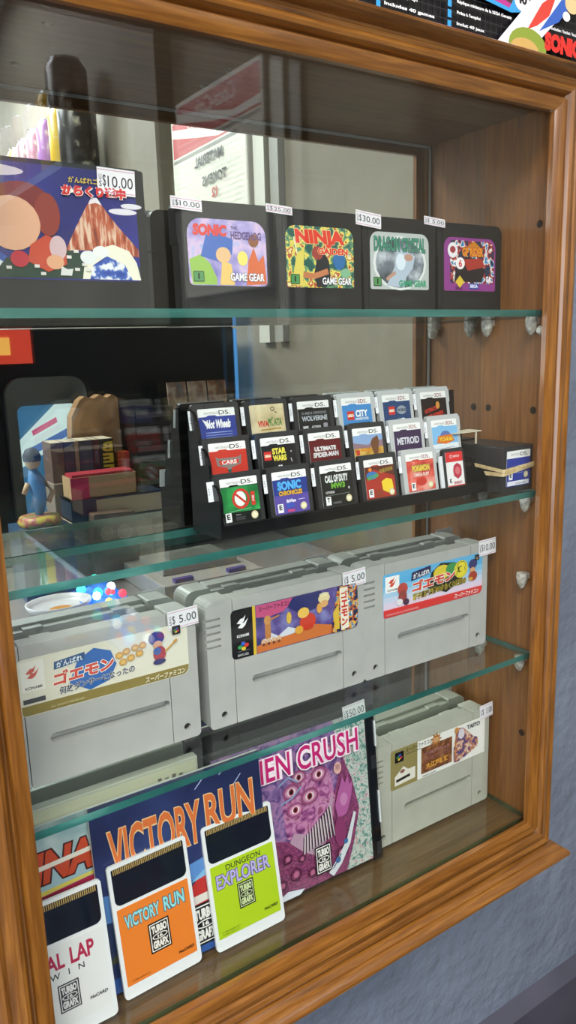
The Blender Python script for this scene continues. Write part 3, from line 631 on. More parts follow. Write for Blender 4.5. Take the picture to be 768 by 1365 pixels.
def aM2(g): brick(g, 1.6, 12.6, 5.6); g.t('STAR', 8, 16, 18.6, 20, '#e6d84e', .05); g.t('WARS', 8, 11.6, 18.6, 15.4, '#e6d84e', .05); g.t('II', 11.6, 7.8, 14.6, 8.9, '#ddd', .05); g.line([(1, 5.4), (25, 6)], .4, '#999'); E_box(g, 1.8, .2); g.ell(22.5, 17, .5, .5, '#ccc'); g.line([(21.8, 12.6), (22.5, 10.2)], .6, '#ccc')
def aM3(g): g.t('ULTIMATE', 4, 14.6, 22, 17.6, '#e2dfe0', .05, 0, '#3a0d0f', .04); g.t('SPIDER-MAN', 2.6, 10.4, 23.6, 13.8, '#d8d4d6', .05, 0, '#3a0d0f', .04); g.rect(0, 0, 26.4, 6.8, '#b5241f', (.8, .8, 0, 0)); E_box(g, 2.2, .2)
def aM4(g): g.rect(0, 0, 26.4, 13, art('label_desert', [(.35, '#a8752c'), (.5, '#cfa445'), (.65, '#ddc27a')], 120), (.8, .8, 0, 0)); g.poly([(0, 13), (0, 17), (12, 15), (26.4, 18), (26.4, 13)], '#8d6f7c'); g.poly([(15, 16), (17, 19), (22, 21), (23, 17), (21, 8), (17.6, 7)], '#6d4328'); g.rect(1.6, 8.4, 4.8, 12, '#c03a2a'); g.t('INDIANA JONES', 5.4, 10, 14.6, 12.4, '#e08b2c', .04); g.rect(2.4, 3, 7, 8, '#c8622c'); E_box(g, 4.2, .2)
def aM5(g): g.t('METROID', 2.6, 12, 23.8, 17.2, '#d5d4df', .03, 0, '#2c2438', .04); g.poly([(1, 0), (8, 5), (13, 8.5), (18, 5), (25.5, 0)], '#cbb8ae'); g.line([(3, 7.4), (24, 7.4)], 1, '#8f4a4c')
def aM6(g): g.rect(0, 0, 26.4, 9, '#dfe6ea', (.8, .8, 0, 0)); g.ell(13.5, 14.6, 5.4, 4, '#5d6fa8'); g.poly([(4, 10), (6, 15), (20, 15.6), (22.5, 10.6), (13.5, 8.6)], '#d9732c'); g.t('YO-KAI', 6.6, 10.6, 20.4, 14, '#f0c23c', .06, 0, '#8a3020', .05); g.line([(2, 5), (22, 6)], .4, '#8890a0'); g.ell(20.5, 3, 2.2, 2, '#e4c9a0')
def aF1(g):
    g.rect(0, 6, 26.4, 21.6, art('label_green', [(.3, '#14502a'), (.5, '#1f7a3c'), (.7, '#3fae5a')], 60)); g.ell(13, 14, 4, 4.6, '#e8e8e4'); g.ring(13.4, 14, 6.2, 6.2, 1.5, '#c8352c'); g.line([(9.4, 17.6), (17.6, 10.2)], 1.4, '#c8352c'); g.rect(20.6, 9, 23.4, 17.5, '#c23a2c', .3); g.t('ATARI', 20.2, 12.4, 23.8, 13.8, '#eee', .02, rot=pi/2)
    g.line([(4, 6.6), (20, 7.6)], .5, '#6fae7c'); E_box(g, 1.2, .5); seal(g, 21.8, 3); g.rect(8, 1, 15, 3.2, '#3a3a3c', .5); g.line([(8.5, 4.4), (12, 4.4)], .4, '#999')
def aF2(g):
    g.rect(0, 0, 26.4, 12, '#5a4a9c', (.8, .8, 0, 0)); g.t('SONIC', 3.2, 15, 21.5, 20.8, '#55a8e8', .06, 0, '#10245c', .06); g.t('CHRONICLES', 3.8, 11.6, 21.8, 14.6, '#dca63a', .05, 0, '#3a2a10', .04); g.t('BioWare', 9, 6.8, 16, 9, '#efeaf6', .04); g.line([(18, 8), (23, 8.2)], .5, '#c0b8dc')
    E_box(g, 1.8, 1); g.t('SEGA', 8.4, 3.6, 14.6, 6.4, '#3a66c8', .04); g.rect(9, .8, 14.4, 2.4, '#c04a7c', .5); seal(g, 21.6, 3.6)
def aF3(g): g.t('CALL OF DUTY', 3.4, 15.4, 22.6, 20.4, '#dcdedc', .05); g.t('MW3', 8, 11.2, 19.4, 15, '#6fae3c', .04, 0, '#1c3812', .03); g.t('ACTIVISION', 2.8, 8.2, 10, 9.8, '#ccc', .03); g.line([(2, 6.9), (23, 7.3)], .3, '#777'); E_box(g, 2.4, .6, 'T'); g.rect(8, 1, 15, 2.4, '#55575a', .4); seal(g, 21.6, 3.6); g.ell(22.4, 10.6, .6, .9, '#ccc')
def aF4(g): g.poly([(0, 13), (8, 20), (26.4, 14), (26.4, 22), (0, 22)], '#5e2a1e'); g.ell(6, 16, 5, 2.8, '#3a6fb0'); g.t('NICKTOONS', 1.6, 13.6, 12, 16.4, '#4fa64a', .05, rot=.2); g.t('GLOBS OF DOOM', 13, 17.4, 25, 20, '#b09a3c', .03, rot=.1); g.poly([(14.6, 5), (14, 11), (18.6, 13), (23.6, 11.6), (24.4, 5.6), (19.4, 2.6)], '#e6c735'); g.ell(4.8, 20, 1.6, 1.3, '#e07a2c'); g.rect(7.6, 1, 14, 5.6, '#8c3a26'); E_box(g, 1.8, 1); seal(g, 22.4, 3)
def aF5(g): g.rect(0, 0, 26.4, 21.4, art('label_coral', [(.35, '#b8362e'), (.5, '#d75a4c'), (.65, '#e79a8e')], 90), (.8, .8, 0, 0)); g.t('POKéMON', 5, 14, 22, 18.6, '#e2c24a', .06, 0, '#50604c', .06); g.t('OMEGA RUBY', 6.4, 10.4, 21, 13, '#f0d2c8', .04, 0, '#a03040', .04); g.ell(13, 6.6, 5, 3, '#c0382e'); E_box(g, 2.8, .8); seal(g, 21.4, 3.6)
px = [RX0+.0012+.0375*i for i in range(6)]
rows = {'F': (.0345, Z2+.0042), 'M': (.0465, Z2+.0249), 'B': (.0583, Z2+.0453)}
spec = [
 ('B', 0, A('#2c3c8c', aB1), False, 'blue-labelled black game card, leftmost in the back row of the rack'),
 ('B', 1, aB2, False, 'black game card with a parchment-coloured label in the back row'),
 ('B', 2, A('#131315', aB3), False, 'black game card with black WOLVERINE label in the back row'),
 ('B', 3, A('#3f86c6', aB4, True), True, 'light grey game card with bright blue CITY label in the back row'),
 ('B', 4, A('#1f3f6c', aB5, True), True, 'light grey game card with dark blue label and red square in the back row'),
 ('B', 5, A('#1a1012', aB6, True), True, 'light grey game card with slanted red lettering on black, right end of back row'),
 ('M', 0, A('#bf3427', aM1), False, 'black game card with red label and silver badge, left end of middle row'),
 ('M', 1, A('#161416', aM2), False, 'black game card with yellow STAR WARS lettering in the middle row'),
 ('M', 2, A('#5c1518', aM3), False, 'black game card with dark red ULTIMATE label in the middle row'),
 ('M', 3, A('#86a3cc', aM4), False, 'black game card with desert-coloured label in the middle row'),
 ('M', 4, A('#39264a', aM5, True), True, 'light grey game card with purple METROID label in the middle row'),
 ('M', 5, A('#7fb6e0', aM6, True), True, 'light grey game card with sky blue label, right end of middle row'),
 ('F', 0, A('#141a16', aF1), False, 'black game card with green label and red ring sign, left end of front row'),
 ('F', 1, A('#2b3a86', aF2), False, 'black game card with blue and violet SONIC label in the front row'),
 ('F', 2, A('#1b1c1a', aF3), False, 'black game card with CALL OF DUTY lettering in the front row'),
 ('F', 3, A('#a63228', aF4), False, 'black game card with red label and yellow shape in the front row'),
 ('F', 4, A('#c4463a', aF5, True), True, 'light grey game card with coral red label in the front row'),
]
for r, i, fn, three, lab in spec:
    y, z = rows[r]
    game_card(lab, px[i]+(0 if not (r == 'F' and i == 4) else .001), y, z, fn, three, band=(fn is not aB2), tab=True, tabw=5.0 if (r, i) == ('F', 0) else 2.8)
# the narrow card
t = thing('small_game_card', 'narrow black game card with red and white label at right end of front row', 'game card', (px[5]+.0035, rows['F'][0]-.0005, rows['F'][1]+.001), (-.16, 0, 0), 'game cards in the rack')
m = MB(); m.prism(rrect(0, 0, 21.5, 31, (1, 1, 2.4, 2.4)), 0, 3.2, CARDP); m.v = [(a*.001, b*.001, c*.001) for a, b, c in m.v]; m.build('shell', t, bevel=.0004)
g = Gfx(.3); g.base(rrect(0, 0, 17.5, 26, .8), '#e6e2e2'); g.rect(0, 18.6, 17.5, 26, '#cf2f32', (0, 0, .8, .8)); g.ring(5.4, 22.6, 1.1, 1.4, .4, '#f4d8d4'); g.t('SWITCH', 7.4, 21.8, 13.8, 23.4, '#f4d8d4', .03)
g.poly([(7, 8), (6.4, 12), (7.4, 15.6), (11, 17.6), (14.6, 15.6), (15.4, 12), (14.6, 8), (11, 5.6)], '#b32c44'); g.ell(11, 11.8, 2.6, 3, '#d06a72'); E_box(g, 1, 1.4); g.t('SHIELD', 6.4, 2, 14.5, 4, '#b8405a', .02); g.rect(0, 0, 17.5, 1.2, '#cf2f32'); g.build('paper_label', t, (.002, -.0001, .0022))
m = MB(); m.box(-.0036, .0002, .001, .0022, .002, .026, flat('#dcdce0', .6)); m.build('price_tab', t)

# bundle of spare cards in rubber bands
bx0, by0, nb_ = -.0214, .0165, 13
proto = None
for k in range(nb_):
    y = by0 + k*.00372
    if k == 0:
        def aBU(g): g.rect(0, 0, 26.4, 21.4, '#2b3a94', (.8, .8, 0, 0)); g.rect(1, .6, 25.4, 4, '#e3e3ea'); g.t('nintendo', 10, 1.2, 22, 3, '#555', .0); g.ell(14, 14, 4, 1.8, '#6a7cc8'); g.line([(9, 10), (19, 10)], .5, '#8793d2'); E_box(g, 2.4, 5.2); seal(g, 21.6, 8)
        game_card('front black game card of the banded bundle, with blue label, near the side panel', bx0, y, Z2+.0002, aBU, tab=False, tilt=0, group='bundled game cards').rotation_euler = (0, 0, 0)
    else:
        if proto is None:
            proto = thing('game_card', 'plain-edged black game card stacked in the rubber-banded bundle behind the blue-labelled one', 'game card', (bx0, y, Z2+.0002), (0, 0, 0), 'bundled game cards behind the front one')
            o = bpy.data.objects.new('shell', CM); COL.objects.link(o); o.parent = proto; b = o.modifiers.new('edge', 'BEVEL'); b.width = .0003; b.limit_method = 'ANGLE'
            m = MB()
            for j in range(2): m.box(-.0002, .0005, .0006+j*.0014, .0012+j*.0014, .006, .012, flat('#111', .6))
            m.build('grip_notch', proto)
        else: dup(proto, (bx0, y, Z2+.0002))
RB = noise_mat('rubber', [(.4, '#c8ab7a'), (.6, '#dcc496')], 200, rough=.45)
def band(zs, h, off, label):
    x0, x1, y0, y1 = bx0-off, bx0+.033+.0003, by0-off, by0+nb_*.00372+.0002
    ring = rrect(x0, y0, x1, y1, .0012, 3); n = len(ring); mb = MB(); vs = []
    c = ((x0+x1)/2, (y0+y1)/2)
    def zz(x, y):
        u = (x-x0)/(x1-x0); v = (y-y0)/(y1-y0); return zs[0]*(1-u)*(1-v)+zs[1]*u*(1-v)+zs[2]*u*v+zs[3]*(1-u)*v
    for (x, y) in ring:
        for o_, dz in ((0, -h/2), (0, h/2), (.0008, h/2), (.0008, -h/2)):
            dx, dy = x-c[0], y-c[1]; L = math.hypot(dx, dy)
            vs.append((x+o_*(1 if x > c[0] else -1)*.6, y+o_*(1 if y > c[1] else -1)*.6, zz(x, y)+dz))
    mb.add(vs, [(i*4+j, i*4+(j+1) % 4, ((i+1) % n)*4+(j+1) % 4, ((i+1) % n)*4+j) for i in range(n) for j in range(4)], RB)
    tag(mb.build('rubber_band'), label, 'rubber band', 'rubber bands round the card bundle')
band([Z2+.0175, Z2+.0205, Z2+.0205, Z2+.0215], .0026, .0014, 'beige rubber band round the card bundle, rising to the right corner')
band([Z2+.0150, Z2+.0195, Z2+.0150, Z2+.0130], .0030, .0009, 'lower beige rubber band round the card bundle')
m = MB(); m.box(-.042, -.012, .047, .060, Z2+.0445, Z2+.0452, flat('#cfc6ae', .7)); m.box(-.0175, -.0165, .0475, .0485, Z2+.0352, Z2+.0445, flat('#cfc6ae', .7))
tag(m.build('paper_tag', rot=(0, 0, 0)), 'flat cream paper tag standing on top of the banded card bundle', 'tag')

# =================================================================== BOTTOM: booklets, case, cards
def turbo_box(g, x, z, w, h, ink='#1c1c1e', pap='#e9e6e0'):
    g.rect(x, z, x+w, z+h, ink); g.rect(x+w*.06, z+h*.05, x+w*.94, z+h*.95, pap); g.rect(x+w*.1, z+h*.08, x+w*.9, z+h*.92, ink)
    g.t('TURBO', x+w*.14, z+h*.62, x+w*.86, z+h*.88, pap, .06); g.t('GRAFX', x+w*.14, z+h*.12, x+w*.86, z+h*.38, pap, .06)
    g.ring(x+w*.5, z+h*.5, w*.36, h*.1, h*.03, pap); g.t('16', x+w*.38, z+h*.45, x+w*.62, z+h*.55, pap, .05)
# jewel case
jc = thing('jewel_case', 'clear disc case with pink and purple cover, leaning in the middle of the cabinet floor', 'disc case', (-.2625, .0425, Z4), (-.088, 0, -.03))
CASEC = glass_mat('case_plastic', (.97, .97, .97, 1), .05)
m = MB(); m.box(0, .142, 0, .0012, 0, .125, CASEC); m.build('lid', jc, (0, 0, 0))
m = MB(); m.box(.0005, .1415, .0034, .0098, .0005, .1245, flat('#17181a', .3)); m.box(.1335, .1415, .0014, .0034, .0005, .1245, flat('#0f1012', .25)); m.build('tray', jc, bevel=.0004)
m = MB()
for z0, z1 in ((.092, .112), (.030, .056)): m.box(.1400, .1412, -.0002, .001, z0, z1, flat('#d8dadc', .4))
for z0 in (.0745, .0045): m.box(.1360, .1400, .0006, .0014, z0, z0+.010, flat('#2a2c30', .3))
m.build('hinge_strip', jc)
PK = art('cover_flesh', [(.34, '#6a3464'), (.43, '#a4568f'), (.5, '#c475aa'), (.57, '#dc9cc0'), (.66, '#a4527c')], 95, dist=1.6, detail=6)
PK2 = art('cover_veins', [(.40, '#7c3a62'), (.5, '#b85a88'), (.56, '#743260')], 220, dist=2.5, detail=3)
PALE = art('cover_pale', [(.38, '#5c8f84'), (.47, '#b5ccc0'), (.55, '#e2e4dc'), (.66, '#c88a98')], 260, dist=1.5)
g = Gfx(.3); g.base(rrect(0, 0, 129, 120, 0), PK2)
g.poly([(0, 60), (0, 120), (100, 120), (108, 96), (96, 60), (60, 40)], art('cover_dusk', [(.38, '#6a4a86'), (.5, '#9a78b0'), (.62, '#b886b4')], 120, dist=1.5))
g.poly([(100, 120), (129, 120), (129, 0), (104, 0), (112, 20), (119, 45), (114, 70), (106, 92), (102, 105)], PALE)
g.poly([(54, 44), (52, 66), (58, 82), (68, 92), (76, 86), (84, 94), (94, 84), (98, 62), (94, 44), (88, 34), (84, 22), (74, 28)], PK)
g.poly([(56, 40), (60, 46), (74, 40), (88, 52), (96, 66), (94, 48), (86, 30), (78, 22), (68, 28)], '#c7a2b8')
for i in range(11):
    x = 68+i*2.3; g.line([(x, 40+i*1.6), (x-1.5+i*.4, 27+i*.5)], .8, '#2a2430'); g.line([(x+1, 40+i*1.6), (x-.6+i*.4, 27+i*.5)], .9, '#e5ddd8')
for x, z, r in ((60, 78, 3.6), (67, 87, 3.2), (75, 70, 3.8), (84, 84, 3.4), (62, 64, 3.4), (91, 100, 2.8)):
    g.ell(x, z, r*2, r*1.7, '#a2557e'); g.ell(x, z, r*1.5, r*1.15, '#d48fb0'); g.ell(x, z, r, r*.8, '#efdfe4'); g.ell(x, z, r*.6, r*.7, '#9a2f3a'); g.ell(x, z, r*.3, r*.4, '#120c14')
for P in ([(50, 86), (58, 90), (66, 84)], [(72, 94), (80, 100), (84, 92)], [(50, 72), (60, 74), (68, 80)], [(96, 96), (90, 104), (92, 110)]): g.line(P, 1.2, '#8fa4c8')
g.poly([(98, 44), (96, 56), (100, 66), (104, 76), (106, 70), (109, 76), (110, 68), (113, 70), (111, 58), (106, 46)], '#b4609c'); g.ell(104, 58, 3.4, 5, '#c883b2'); g.ell(99, 34, 5, 12, '#8c3c68')
for x, z, r in ((58, 16, 5), (72, 12, 4), (52, 30, 4), (64, 26, 3), (98, 18, 4), (46, 12, 4)): g.ring(x, z, r, r, .9, '#5a2440'); g.ell(x, z, r*.5, r*.5, '#bf6c90')
g.poly([(86, 6), (96, 16), (104, 26), (112, 46), (114, 44), (107, 22), (98, 9), (90, 2)], '#d9dde2'); g.ell(95, 13, 2.4, 2.4, '#3c6fa4'); g.ell(103, 25, 2, 2, '#3c6fa4'); g.line([(90, 8), (98, 17)], 1, '#4a5a7c')
g.poly([(40, 2), (50, 6), (64, 3), (60, 0), (42, 0)], '#d6dbe4')
g.t('ALIEN CRUSH', 14, 92, 120, 110, '#f4dfe8', .06, 0, '#f4dfe8', .05); g.t('ALIEN CRUSH', 14, 92, 120, 110, '#c0226c', .015)
g.ell(100, 84, 3.4, 4.6, '#d9a7a0'); g.t('WW', 98, 82, 102, 87, '#5a2030', 0)
turbo_box(g, 75, 8, 14, 22)
g.build('cover_booklet', jc, (.004, .0026, .0022))
price(jc, '50.00', 112, 118, 20.5, 13, -.0008, -.05)

bc = thing('disc_case', 'cream-backed disc case against the mirror behind the booklets', 'disc case', (-.3960, .0600, Z4), (-.02, 0, YAW))
m = MB(); m.box(0, .131, 0, .0070, 0, .1265, flat('#b9b6a6', .3)); m.build('case_body', bc, bevel=.0006)
g = Gfx(.4); g.base(rrect(3, 2, 129, 124.5, .5), '#c9c3a8'); g.poly([(20, 100), (40, 112), (70, 117), (96, 112), (80, 100)], '#7a5a50'); [g.rect(102+i*5, 116.5, 104.6+i*5, 119.5-(i % 2), '#5a5040') for i in range(4)]; g.build('inlay_card', bc)
# booklets
NAVY = art('cover_night', [(.35, '#20264a'), (.5, '#2b3460'), (.68, '#3a4a7c')], 14)
vb = thing('game_booklet', 'dark blue booklet with orange VICTORY RUN title leaning behind the cards', 'booklet', (-.3450, .0376, Z4), (-.10, 0, -.02), 'booklets on the cabinet floor')
m = MB(); m.box(0, .119, .0003, .0022, 0, .1235, flat('#d9d6cf', .6)); m.build('pages', vb)
g = Gfx(.28); g.base(rrect(0, 0, 119, 123.5, .4), NAVY)
g.poly([(0, 46), (0, 66), (40, 60), (80, 66), (119, 58), (119, 44)], '#5a86c0'); g.poly([(0, 20), (0, 48), (30, 44), (60, 52), (119, 46), (119, 20)], '#2c3a5a')
g.poly([(52, 40), (78, 62), (119, 70), (119, 30), (80, 26), (56, 30)], '#b8322e'); g.poly([(60, 50), (84, 64), (119, 66), (119, 58), (84, 54)], '#7fb0d4'); g.poly([(58, 34), (119, 38), (119, 42), (60, 40)], '#d9d2c8'); g.poly([(60, 24), (119, 28), (119, 33), (58, 30)], '#24262c')
g.poly([(0, 20), (18, 34), (30, 20)], '#4a4c34'); g.rect(0, 0, 119, 10, '#31569a')
for a in ((88, 116, 96, 122), (70, 112, 80, 121), (96, 104, 104, 112)): g.line([(a[0], a[1]), (a[2], a[3])], .6, '#aab4d8')
g.t('VICTORY', 10, 76, 72, 105, '#d8703a', .02, 0, '#e8c08c', .025); g.t('RUN', 76, 80, 112, 106, '#d8703a', .02, 0, '#e8c08c', .025)
turbo_box(g, 58, 5, 20, 29); g.build('cover', vb)
fb = thing('game_booklet', 'pale booklet with chrome red FINAL lettering at far left of the cabinet floor', 'booklet', (-.3985, .0450, Z4), (-.085, 0, -.01), 'booklets on the cabinet floor')
m = MB(); m.box(0, .112, .0003, .0022, 0, .1205, flat('#d9d6cf', .6)); m.build('pages', fb)
g = Gfx(.28); g.base(rrect(0, 0, 112, 120.5, .4), '#9db8c0')
g.rect(.2, 100, 111.8, 120.3, art('cover_haze', [(.4, '#8aa3a8'), (.6, '#b9c6c4')], 40)); g.t('FINAL', 9, 84, 66, 104, '#c2492c', .05, .25, '#4a2420', .05); g.poly([(9, 92), (68, 95), (68, 98), (10, 95)], '#e6ddd0')
g.poly([(8, 79), (70, 82), (70, 80), (8, 76)], '#d9c65a'); g.poly([(8, 76), (70, 79.6), (70, 76), (30, 74)], '#b02a4a'); g.rect(.2, .2, 111.8, 70, '#3e5a86'); g.build('cover', fb)

# hucards
def hu_card(label, loc, rot, bg, fn):
    t = thing('slim_game_card', label, 'game card', loc, rot, 'white slim game cards on the cabinet floor')
    m = MB(); m.prism(rrect(0, 0, 54, 85.5, (3, 3, 2.4, 2.4)), 0, 1.9, flat('#dedfe0', .35)); m.v = [(a*.001, b*.001, c*.001) for a, b, c in m.v]; m.build('card_body', t, bevel=.0003)
    m = MB(); BK = flat('#10141d', .05, 0, 1, 1)
    m.prism([(x*.001, z*.001) for x, z in rrect(2.4, 59.6, 51.6, 83, (4, 4, .8, .8))], -.0002, .0012, BK); tag(m.build('contact_window', t), 'glossy black window')
    m = MB()
    for i in range(38): m.box(.0035+i*.00125, .0042+i*.00125, -.00032, 0, .0795, .0829, flat('#c2a262', .35, .3))
    tag(m.build('contacts', t), 'gold contact strip')
    g = Gfx(.33); g.base(rrect(2.6, 8, 51.4, 57.4, .5), bg); fn(g); g.build('printed_label', t)
    return t
def hV(g):
    g.t('VICTORY', 6.5, 43.4, 30, 52, '#8fd0d4', .03, 0, '#27506a', .05); g.t('RUN', 33, 43.4, 47.5, 52.5, '#8fd0d4', .03, 0, '#27506a', .05)
    turbo_box(g, 20.5, 20.5, 14.5, 19.5, '#26221e', '#eae4da'); g.t('HuCARD', 38.5, 12.2, 49.5, 14.2, '#2a1c10', .03, .2); g.t('© 1989 NAMCO LTD', 6, 10, 18, 11.2, '#7c3c14', 0)
def hD(g):
    g.t('DUNGEON', 14, 51.6, 41, 55.4, '#2a3020', .01); g.t('EXPLORER', 6, 40.8, 47.5, 50.4, '#b4a8d8', .02, 0, '#4a3c7c', .045)
    turbo_box(g, 20.5, 22, 12.5, 17.5, '#26221e', '#c9d8a0'); g.t('HuCARD', 38.5, 13.2, 49.5, 15.2, '#1c2410', .03, .2); g.t('© 1989 HUDSON SOFT', 5.5, 11.4, 19, 12.4, '#5a7010', 0); g.t('© 1989 ATLUS LTD', 5.5, 9.6, 18, 10.6, '#5a7010', 0)
def hF(g):
    g.t('FINAL', 4, 43, 27, 52.6, '#b02a4c', .03); g.t('LAP', 30.5, 43, 45, 53, '#b02a4c', .03)
    g.t('T   W   I   N', 10, 37.6, 38, 41.2, '#333', .01); turbo_box(g, 21, 16.5, 12.5, 17, '#3a3a3c', '#d9d9d9'); g.t('HuCARD', 38.5, 17, 49.5, 19, '#333', .03, .2)
hu_card('white slim card with orange VICTORY RUN label, second from left on the cabinet floor', (-.3384, .0285, Z4), (-.165, 0, .035), '#e07a2a', hV)
hu_card('white slim card with lime green EXPLORER label leaning on the booklet', (-.2738, .0290, Z4), (-.175, 0, .0), '#a9c41e', hD)
hu_card('white slim card with white label and crimson LAP lettering behind the left frame', (-.3990, .0235, Z4), (-.15, 0, .0), '#dcdcda', hF)

# =================================================================== BOX ON TOP OF THE CABINET
bx = thing('console_box', 'black gridded cardboard box with red and white lettering standing on the cabinet', 'box', (-.240, .014, .5672))
m = MB(); m.box(0, .340, .0002, .070, 0, .18, flat('#131317', .4)); m.build('carton', bx, bevel=.0008)
g = Gfx(.3); g.base(rrect(0, 0, 340, 180, 0), '#121216')
for i in range(68): g.rect(i*5, 0, i*5+.3, 180, '#36343a')
for i in range(30): g.rect(0, i*5, 340, i*5+.3, '#36343a')
def bt(t_, x, z, w, h=2.4): g.t(t_, x, z, x+w, z+h, '#ececec', .035)
for x in (92.0, 149.0):
    for z in range(10, 80, 6): g.rect(x, z, x+3.2, z+4.4, '#3a9ad6')
for z, a, wa, b_, wb in ((12.2, 'Includes 40 games', 40, 'Inclut 40 jeux', 25), (18.4, 'Ready to play!', 26, "Prête à l'emploi", 21), (24.4, 'Miniature replica of the SEGA Genesis', 48, 'Réplique miniature de la SEGA Genesis', 50)):
    bt(a, 97.5, z, wa); bt(b_, 156.5, z, wb)
g.poly([(158, 40), (160, 33.5), (206, 29), (216, 31), (222, 46), (158, 52)], '#3a9ad6'); g.poly([(164, 42), (166, 36), (204, 31.4), (214, 46), (164, 52)], '#b83a8c'); g.poly([(176, 44), (180, 39), (206, 34), (212, 46)], '#4a3438')
g.ell(216, 38.6, 7.4, 7, '#e4e2e4'); g.t('40', 211, 35.8, 221, 41.6, '#2a2028', .05)
# pale streak with plain coloured swooshes
g.poly([(193, 10), (228, 43), (285, 60), (240, 22), (226, 10)], '#ece8ec'); g.poly([(222, 22), (236, 40), (252, 50), (244, 34), (232, 26)], '#d5453a'); g.poly([(234, 23), (256, 46), (274, 52), (254, 32)], '#3a62b8'); g.ell(268, 46, 8, 6.4, '#e6c48e'); g.ell(262, 37, 4, 3, '#eef0f4')
g.ell(223, 12, 19, 11, '#8c9c3c'); g.ell(220, 9, 14.5, 7.4, '#cda660')
g.t('SONIC', 240, 12.6, 279, 24.2, '#d8322c', .08); g.t('Includes / Inclut / Incluye', 246, 25.6, 278, 28.2, '#ececec', .03)
g.build('printed_front', bx)

# =================================================================== THE SHOP BEHIND THE CAMERA (seen in the mirror and the glass)
SX = .36
sg = thing('menu_sign', 'red and white wall sign with letter board, seen mirrored at the top of the cabinet', 'sign', (SX, 0, 0))
m = MB(); m.box(-.022, 0, -1.212, -.87, .50, .895, flat('#d8d4c6', .5)); m.build('sign_case', sg, bevel=.003)
# the face lies in the plane x = SX-.022 and reads from the cabinet side: the text runs towards -Y
g = Gfx(.4, 1e-4); g.base(rrect(0, 0, 334, 386, 2), '#dfdccd')
g.rect(5, 308, 329, 381, '#b8302a'); g.poly([(5, 328), (100, 324), (195, 346), (329, 370), (329, 352), (205, 328), (110, 312), (5, 313)], '#e9e2d8')
g.t('Coca-Cola', 90, 344, 250, 376, '#e6cfc6', .02, .35)
g.rect(5, 297, 329, 304, '#8c8a80')
for i in range(26): g.rect(10, 12+i*11, 324, 12.8+i*11, '#c6c2b2')
g.t('MATERIAL', 90, 268, 220, 289, '#3a3a38', .03); g.t('TOKENS', 76, 226, 186, 246, '#3a3a38', .03); g.t('12', 120, 198, 144, 217, '#b8302a', .04)
g.build('sign_face', sg, (-.0222, -.874, .504), (0, 0, -pi/2))
m = MB(); m.box(.346, .36, -.86, -.82, .40, 1.2, flat('#c9c7ba', .5)); m.box(.346, .36, -.80, -.77, .40, 1.2, flat('#8c8a80', .5)); tag(m.build('cable_trunking'), 'pale vertical trunking on the wall beside the menu sign', 'trunking')

# arcade machine
am = thing('arcade_machine', 'black arcade machine with grey rounded bezel seen in the mirror', 'arcade machine', (0, 0, -1.1))
AY = -.90; AX0, AX1 = -.24, .3195; BKM = flat('#101114', .35)
m = MB(); m.box(AX0, AX1, AY-.38, AY-.02, 0, 1.535, BKM); m.box(AX0, AX0+.02, AY-.02, AY+.02, .0, 1.535, BKM); m.build('cabinet_body', am, bevel=.004)
m = MB(); m.box(AX1+.0005, AX1+.0045, AY-.30, AY-.016, .9, 1.53, glow('#5aa0e8', .7)); tag(m.build('edge_reflection', am), 'pale blue light strip')  # glowing strip stands in for a blue reflection on the glossy side
m = MB(); z0, z1 = 1.17, 1.43
outer = rrect(-.150, z0, -.005, z1+.02, .03); inner = rrect(-.130, z0+.02, -.022, z1-.03, .012)
n = len(outer); vs = [(x, AY, z) for x, z in outer]+[(x, AY-.012, z) for x, z in inner]+[(x, AY-.02, z) for x, z in outer]
m.add(vs, [(i, (i+1) % n, n+(i+1) % n, n+i) for i in range(n)]+[(i, (i+1) % n, 2*n+(i+1) % n, 2*n+i) for i in range(n)], flat('#5e6360', .4)); m.build('screen_bezel', am)
g = Gfx(.2, 2e-4); scr = [('#3f6f96', 1.0)]
g.base(rrect(0, 0, 165, 212, 0), glow('#4a86b4', .5)); g.poly([(60, 212), (165, 150), (165, 100), (20, 150), (0, 180), (0, 212)], glow('#d9efee', .9)); g.line([(25, 160), (135, 128)], 14, glow('#2f62b4', .8)); g.line([(60, 182), (130, 160)], 10, glow('#d24a7c', .8)); g.poly([(0, 90), (60, 60), (100, 0), (0, 0)], glow('#26405c', .5))
g.mb.v = [(-a*.66, b, c) for a, b, c in g.mb.v]; g.mb.v = [(a, -b, c) for a, b, c in g.mb.v]; g.build('lit_screen', am, (-.021, AY-.013, z0+.02))
m = MB(); m.box(AX0+.02, -.098, AY-.02, AY+.004, 1.475, 1.533, glow('#c03a28', .9)); m.box(AX0+.05, -.135, AY+.004, AY+.006, 1.49, 1.52, glow('#e2a04a', 1.0)); tag(m.build('marquee', am), 'lit red marquee')

# counter
CZ = .02
ct = thing('shop_counter', 'grey-beige counter top behind the viewer, mirrored low in the cabinet', 'counter', (0, 0, -1.1))
m = MB(); m.box(-.30, .335, -.872, -.44, 1.09, 1.12, flat('#8f8a86', .3)); m.build('worktop', ct, bevel=.003)
m = MB(); m.box(-.28, .33, -.86, -.48, 0, 1.09, flat('#5f6f90', .5)); m.build('base', ct)
m = MB(); m.box(-.115, .03, -.833, -.705, CZ, .12, flat('#a99a86', .7)); tag(m.build('carton', bevel=.002), 'beige carton under the thick blue-spined book', 'box')
bk = thing('book', 'thick book with dark blue spine lying flat under the pink box', 'book', (-.108, -.705, .12))
m = MB(); m.box(0, .16, -.06, .0, 0, .003, flat('#26354a', .4)); m.box(0, .16, -.06, 0, .033, .036, flat('#26354a', .4)); m.box(0, .003, -.06, 0, 0, .036, flat('#26354a', .4)); m.box(0, .042, -.0012, .001, 0, .036, flat('#26354a', .4)); m.build('cover', bk)
